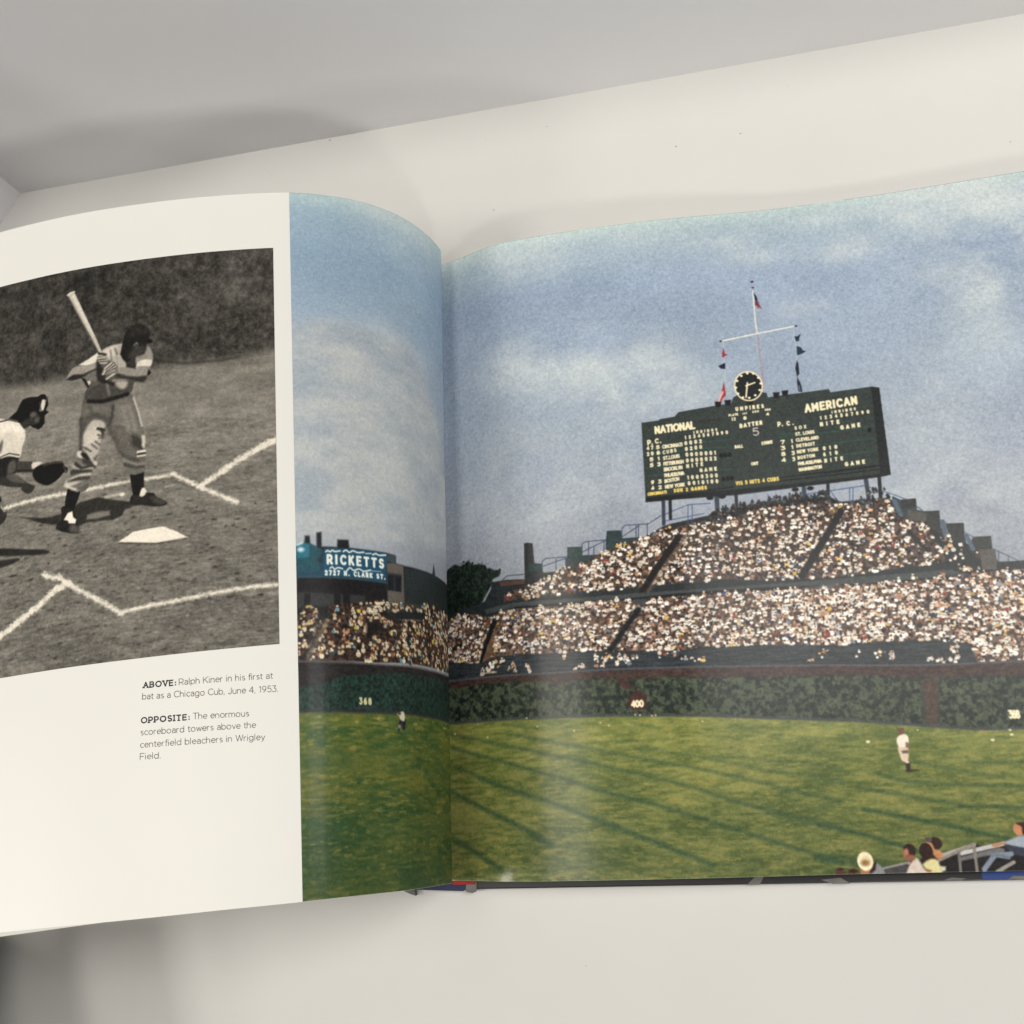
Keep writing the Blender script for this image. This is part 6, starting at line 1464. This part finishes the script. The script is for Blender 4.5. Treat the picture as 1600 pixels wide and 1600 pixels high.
 ('l',[188.9,98.5,190.0,102.1,189.9,106.6],0.83,(74,71,66),0.8,0.6,1),
 ('l',[174.3,112.6,170.5,115.7,166.1,117.4],0.8,(66,63,59),0.8,0.6,1),
 ('l',[176.6,108.6,174.3,113.4,171.6,116.7],0.81,(150,144,135),0.8,0.6,1),
 ('p',[187.8,83.1,185.8,79.7,188.8,78.8,189.6,76.8,184.1,72.5,183.8,68.3,176.5,65.3,172.9,65.9,168.6,72.6,167.1,76.6,166.4,80.4,167.8,84.0,168.8,87.5,172.7,89.1,177.0,90.0,183.5,90.0,187.9,89.7,188.9,85.5],(92,88,82),0.25,0),
 ('p',[182.0,67.9,179.4,66.4,176.5,65.9,172.9,65.8,173.6,70.4,172.5,73.6,171.0,74.9,171.4,77.5,174.6,76.6,176.4,73.7,179.4,72.1,180.5,69.3],(178,171,160),0.4,0),
 ('p',[181.2,68.0,176.5,66.5,175.4,67.8,176.5,70.7,179.0,71.0],(208,200,187),0.9,1),
 ('l',[178.0,68.2,177.5,72.8],0.56,(120,115,108),0.5,1.0,0),
 ('l',[176.1,67.7,174.7,71.7,174.3,75.5],0.68,(110,106,99),0.5,1.0,0),
 ('l',[174.8,70.9,174.1,75.9],0.56,(200,193,180),0.4,1.0,0),
 ('p',[191.9,72.4,187.4,70.4,183.8,68.3,182.3,69.7,183.7,72.9,188.9,73.5],(220,212,198),0.35,0),
 ('p',[197.2,77.9,196.3,75.6,194.1,73.3,191.1,72.8,187.4,73.4,184.1,72.6,183.7,75.2,187.4,76.0,190.3,77.4,193.3,78.4,195.5,78.5],(158,152,142),0.3,1),
 ('p',[197.2,78.0,194.0,76.4,189.6,76.8,184.4,75.4,184.0,77.0,188.8,78.0,192.9,78.8,195.5,78.7],(50,48,45),0.45,1),
 ('p',[188.8,78.0,185.9,76.3,183.0,76.0,182.9,79.0,184.0,80.7,186.6,80.7,188.8,79.5],(118,113,106),0.6,1),
 ('p',[190.7,78.3,188.8,79.2,187.7,81.6,186.9,83.2,188.0,83.1],(30,28,27),0.3,0),
 ('p',[187.9,80.5,186.8,80.3,186.4,81.4,187.3,82.2],(220,212,198),0.3,0),
 ('p',[184.1,72.5,182.7,70.4,182.2,74.3,180.4,76.8,180.0,80.6,176.3,82.7,177.0,84.8,181.4,82.6,183.6,80.0,184.1,76.2],(46,44,41),0.6,1),
 ('p',[185.8,83.4,180.0,82.5,174.9,85.1,169.2,83.8,168.8,87.5,172.7,89.1,183.5,90.0,187.9,89.3,188.7,85.5],(78,75,70),0.5,1),
 ('p',[175.6,82.8,172.8,82.5,170.6,83.5,171.3,85.7,173.1,86.1,174.9,84.8],(176,169,158),0.7,1),
 ('l',[176.7,81.9,170.6,82.1],0.83,(150,144,135),0.5,1.0,0),
 ('l',[179.4,83.3,178.4,87.9],0.72,(150,144,135),0.7,0.8,0),
 ('l',[187.2,89.3,181.3,90.4,176.3,89.7,170.5,88.7],1.66,(32,30,28),0.5,1.0,0),
 ('p',[167.5,72.8,162.6,68.6,160.8,70.3,159.9,73.9,160.8,77.1,163.9,74.8,167.1,75.9],(150,144,135),0.35,1),
 ('p',[167.1,77.0,166.4,75.2,163.9,74.4,161.1,74.8,160.4,75.7,161.1,77.8,163.6,77.7,166.7,78.2],(216,208,194),0.3,1),
 ('p',[171.4,73.7,169.3,73.7,167.5,72.8,167.1,76.6,167.4,78.1,171.0,77.2],(58,55,52),0.5,0),
 ('p',[175.3,76.5,171.4,76.7,167.1,78.1,166.4,77.1,161.8,77.7,161.4,79.6,162.5,82.1,163.5,84.2,166.3,83.8,171.0,82.0,175.3,80.2,176.4,78.2],(150,144,135),0.3,1),
 ('p',[175.3,78.8,171.0,80.5,166.4,81.6,162.5,81.7,163.5,84.2,166.3,83.9,171.3,82.1,175.6,80.6],(60,57,54),0.5,1),
 ('p',[161.8,78.8,160.7,80.5,161.4,81.5,162.5,81.7],(30,28,27),0.3,0),
 ('p',[183.8,70.2,181.6,69.5,179.7,70.5,179.0,72.9,180.4,74.2,183.0,73.0],(140,135,126),0.3,1),
 ('l',[183.4,71.1,180.1,71.0],0.62,(190,183,171),0.3,1.0,0),
 ('l',[183.0,72.1,179.5,72.3],0.62,(190,183,171),0.3,1.0,0),
 ('l',[182.3,73.1,179.7,73.3],0.62,(190,183,171),0.3,1.0,0),
 ('l',[183.6,71.6,180.1,71.7],0.31,(50,48,45),0.3,1.0,0),
 ('l',[182.8,72.6,179.6,72.8],0.31,(50,48,45),0.3,1.0,0),
 ('p',[180.8,76.0,179.0,74.1,177.2,73.6,175.3,75.8,174.6,78.5,176.4,79.3,180.0,78.8,181.7,78.1],(120,115,108),0.35,1),
 ('l',[180.4,76.1,177.5,73.9],0.73,(206,198,185),0.3,1.0,0),
 ('l',[180.4,77.0,176.8,74.8],0.73,(206,198,185),0.3,1.0,0),
 ('l',[180.7,77.7,176.1,75.8],0.73,(206,198,185),0.3,1.0,0),
 ('l',[181.3,78.4,176.4,77.1],0.73,(206,198,185),0.3,1.0,0),
 ('l',[179.6,80.7,176.4,79.0],0.73,(206,198,185),0.3,1.0,0),
 ('l',[180.0,76.5,177.2,74.5],0.34,(40,38,36),0.3,1.0,0),
 ('l',[180.0,77.5,176.4,75.4],0.34,(40,38,36),0.3,1.0,0),
 ('l',[180.4,78.3,176.2,76.6],0.34,(40,38,36),0.3,1.0,0),
 ('p',[172.9,65.9,172.6,63.7,171.5,60.8,169.4,58.8,166.5,57.8,163.7,58.7,161.9,60.6,161.2,63.1,161.9,64.9,160.1,66.3,161.2,67.6,162.6,66.7,162.9,69.7,163.6,71.8,166.4,72.2,169.3,73.7,171.0,74.5,172.8,72.7,173.8,70.7,173.3,67.8],(36,34,32),0.3,0),
 ('p',[170.1,61.0,166.5,58.8,162.6,60.5,161.9,62.9,165.8,63.2,170.1,63.3],(52,50,46),1.2,1),
 ('p',[162.6,65.5,160.1,66.3,160.5,67.2,162.6,67.2],(24,23,21),0.3,0),
 ('l',[167.9,67.4,167.0,66.4,166.5,67.1],0.62,(130,125,117),0.4,1.0,0),
 ('e',167.0,68.7,0.65,0.75,(104,100,93),0.5,1.0),
 ('p',[167.5,67.9,163.1,68.5,164.0,71.8,167.5,72.8,170.0,72.4],(70,67,63),1.0,1),
 ('p',[197.5,39.1,196.5,38.3,194.6,37.9,193.9,39.2,190.7,46.6,187.7,53.8,184.6,60.9,182.0,67.5,181.2,69.9,182.5,70.1,183.4,67.6,186.8,60.2,190.3,53.7,194.1,45.9,196.7,40.2],(190,183,171),0.2,0),
 ('p',[195.4,39.7,194.4,39.5,191.5,46.4,188.0,54.1,185.4,60.4,187.6,56.5,191.5,48.8],(222,214,199),0.6,0),
 ('l',[196.9,40.2,193.7,46.4,189.1,56.3,183.0,68.8],0.52,(112,108,100),0.4,0.8,0),
 ('l',[197.3,39.1,196.1,38.3,194.4,38.1],0.78,(214,206,192),0.3,1.0,0),
 ('l',[183.0,68.8,180.1,69.7],0.85,(40,38,36),0.4,1.0,0),
 ('blur',0.2),
 ('grain',7),
]
RW = RIGHT.width
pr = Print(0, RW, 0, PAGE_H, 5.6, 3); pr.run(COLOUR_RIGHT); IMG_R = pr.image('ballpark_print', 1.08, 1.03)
STRIP = 103.54
ps = Print(0, STRIP, 0, PAGE_H, 5.6, 4); ps.run(COLOUR_STRIP); IMG_S = ps.image('ballpark_strip_print', 1.1, 1.0)
MU0, MU1, MV0, MV1 = 110.48, 292.0, 27.59, 194.05
pm = Print(MU0, MU1, MV0, MV1, 5.6, 5); pm.run(MONOCHROME); IMG_M = pm.image('batter_print', 1.12, 1.13)
M_PRINT_R = print_mat('colour_print', IMG_R, .40, .24)
M_PRINT_S = print_mat('colour_print_strip', IMG_S, .45, .06)
M_PRINT_M = print_mat('monochrome_print', IMG_M, .5, .0)

# ------------------------------------------------------------ the open book
book = bpy.data.objects.new('open_book', None); scene.collection.objects.link(book)
book['label'] = 'open hardcover photo book with a black and white page and a colour ballpark spread'
book['category'] = 'book'
lp = LEFT.patch('page', 0, LEFT.width, 0, PAGE_H, 0, M_PAPER, book, 300, 8)
lp['label'] = 'white left page with a batter picture and two captions'
mp = LEFT.patch('printed_photo', MU0, MU1, MV0, MV1, .06, M_PRINT_M, lp, 180, 8)
mp['label'] = 'black and white photo of a batter and catcher'
sp = LEFT.patch('printed_photo', 0.0, STRIP, .05, PAGE_H - .05, .06, M_PRINT_S, lp, 200, 8, (0, STRIP, 0, PAGE_H))
sp['label'] = 'colour strip with a painted sign above a crowd'
rp = RIGHT.patch('page', 0, RW, 0, PAGE_H, 0, M_PAPER, book, 300, 8)
rp['label'] = 'right page filled by a colour ballpark photo'
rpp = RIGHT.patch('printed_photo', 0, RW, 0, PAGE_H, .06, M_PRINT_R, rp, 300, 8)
rpp['label'] = 'full page colour photo of a scoreboard above crowded bleachers'

def caption(lines, parent):
    """two inks: slab heading and light text, each stroke a thin ribbon lying on the paper"""
    verts, faces, mats = [], [], []
    k = 0
    for t, c, h, bold in lines:
        w = h * (.25 if bold else .095)
        for l in lay_text(t, c[:2], c[2:], h, bool(bold)):
            for a, b in zip(l[:-1], l[1:]):
                a = np.array(a); b = np.array(b); d = b - a; n = np.linalg.norm(d)
                if n < 1e-6: continue
                d /= n; q = np.array((-d[1], d[0])) * w / 2; e = d * w * .35; k += 1
                off = .05 + (k % 40) * .0012
                base = len(verts)
                for p in (a - e - q, b + e - q, b + e + q, a - e + q): verts.append(LEFT.at(p[0], p[1], off))
                faces.append((base, base + 1, base + 2, base + 3)); mats.append(1 if bold else 0)
    o = mesh_obj('caption', verts, faces, M_INK, parent); o.data.materials.append(M_BOLD)
    o.data.polygons.foreach_set('material_index', mats)
    return o
c1 = caption([('ABOVE:', [163.2, 204.7, 150.4, 205.1], 1.8, 1), ('Ralph Kiner in his first at', [149.0, 205.2, 113.3, 206.1], 2.11, 0), ('bat as a Chicago Cub, June 4, 1953.', [163.3, 208.8, 111.5, 210.9], 2.1, 0)], lp); c1['label'] = 'two line caption below the black and white photo'
c2 = caption([('OPPOSITE:', [163.6, 216.9, 145.2, 217.6], 1.76, 1), ('The enormous', [143.7, 217.6, 122.6, 218.5], 2.06, 0), ('scoreboard towers above the', [163.7, 221.1, 120.0, 222.6], 2.05, 0), ('centerfield bleachers in Wrigley', [163.9, 225.3, 116.6, 227.0], 2.04, 0), ('Field.', [164.0, 229.3, 156.1, 229.6], 2.02, 0)], lp); c2['label'] = 'four line caption lower on the white page'

def block(name, sheet, us, v0, v1, top, bottom, parent, mat):
    """stack of leaves under a page; top = gap below the page (mm); bottom(u, point) -> lower point"""
    n = len(us); V = []
    for v, sgn in ((v0, 0), (v1, 1)):
        for u in us:
            vv = v if not callable(v) else v(u)
            p = sheet.at(u, vv, top); V.append(p)
        for u in us:
            vv = v if not callable(v) else v(u)
            V.append(bottom(u, vv))
    F = []
    a, b, c, d = 0, n, 2 * n, 3 * n
    for i in range(n - 1):
        F += [(a + i, a + i + 1, c + i + 1, c + i), (b + i, d + i, d + i + 1, b + i + 1), (a + i, b + i, b + i + 1, a + i + 1), (c + i, c + i + 1, d + i + 1, d + i)]
    F += [(a, c, d, b), (a + n - 1, b + n - 1, d + n - 1, c + n - 1)]
    return mesh_obj(name, V, F, mat, parent)
def flat_bottom(sheet, z):
    def f(u, v):
        p = sheet.at(u, v).copy(); p[2] = z * MM; return p
    return f
block('page_block', RIGHT, np.linspace(7, RW - .4, 160), .3, PAGE_H - .3, -.25, flat_bottom(RIGHT, 3.2), book, M_EDGE)
def arch_bottom(u, v):
    t = min(max((u - 61) / 50, 0), 1); return LEFT.at(u, v, -.6 - 4.5 * t)
block('page_block', LEFT, np.linspace(62, LEFT.width - .6, 160), lambda u: 1.0, lambda u: PAGE_H - .8 + 2.6 * min(max((u - 150) / 90, 0), 1), -.3, arch_bottom, book, M_EDGE)

# covers lie on the board; the right one shows as a dark edge under the page
cv = box('cover', -111.5, 190, -34.5, 249.0, .2, 3.0, M_BLACK, book, .5); cv['label'] = 'black cover board under the right page'
lc = box('cover', -446, -147, -33.0, 249.0, .2, 3.0, M_BLACK, book, .5); lc['label'] = 'black cover board under the raised left page'
sp2 = prism('spine', [(-146, -33.6), (-128, -34.6), (-113.5, -35.2), (-112, -34.2), (-112, 248), (-146, 248)], .3, 2.4, M_NAVY, book)
box('headband', -117.5, -108.2, -32.6, -30.6, 2.7, 3.7, M_RED, book)
jf = prism('jacket_flap', [(-112.2, -35.3), (-109.4, -35.9), (-107.8, -35.4), (-107.4, -31.6), (-111.8, -31.8)], 3.06, 3.5, M_SCUFF, book)
tf = prism('jacket_flap', [(-139.8, -34.2), (-133.8, -34.4), (-133.6, -36.6), (-135.6, -36.0)], .4, 2.7, M_SCUFF, book); tf['label'] = 'small torn grey corner of the jacket'
# printing on the board: pale streaks and a blue panel
for pts in ([(-1.5, -34.6), (2.8, -31.0), (5.6, -31.0), (3.4, -34.6)], [(30, -34.7), (26, -33.2), (33, -32.6), (36.5, -34.7)], [(69, -34.2), (72, -33.2), (77, -33.6), (75, -34.4)], [(91, -34.2), (93, -33.0), (99, -33.2), (98, -34.3)]):
    prism('cover_streak', pts, 3.0, 3.06, M_SCUFF, cv)
box('cover_panel', 82.5, 188, -34.2, -31.4, 3.0, 3.04, M_BLUE, cv)
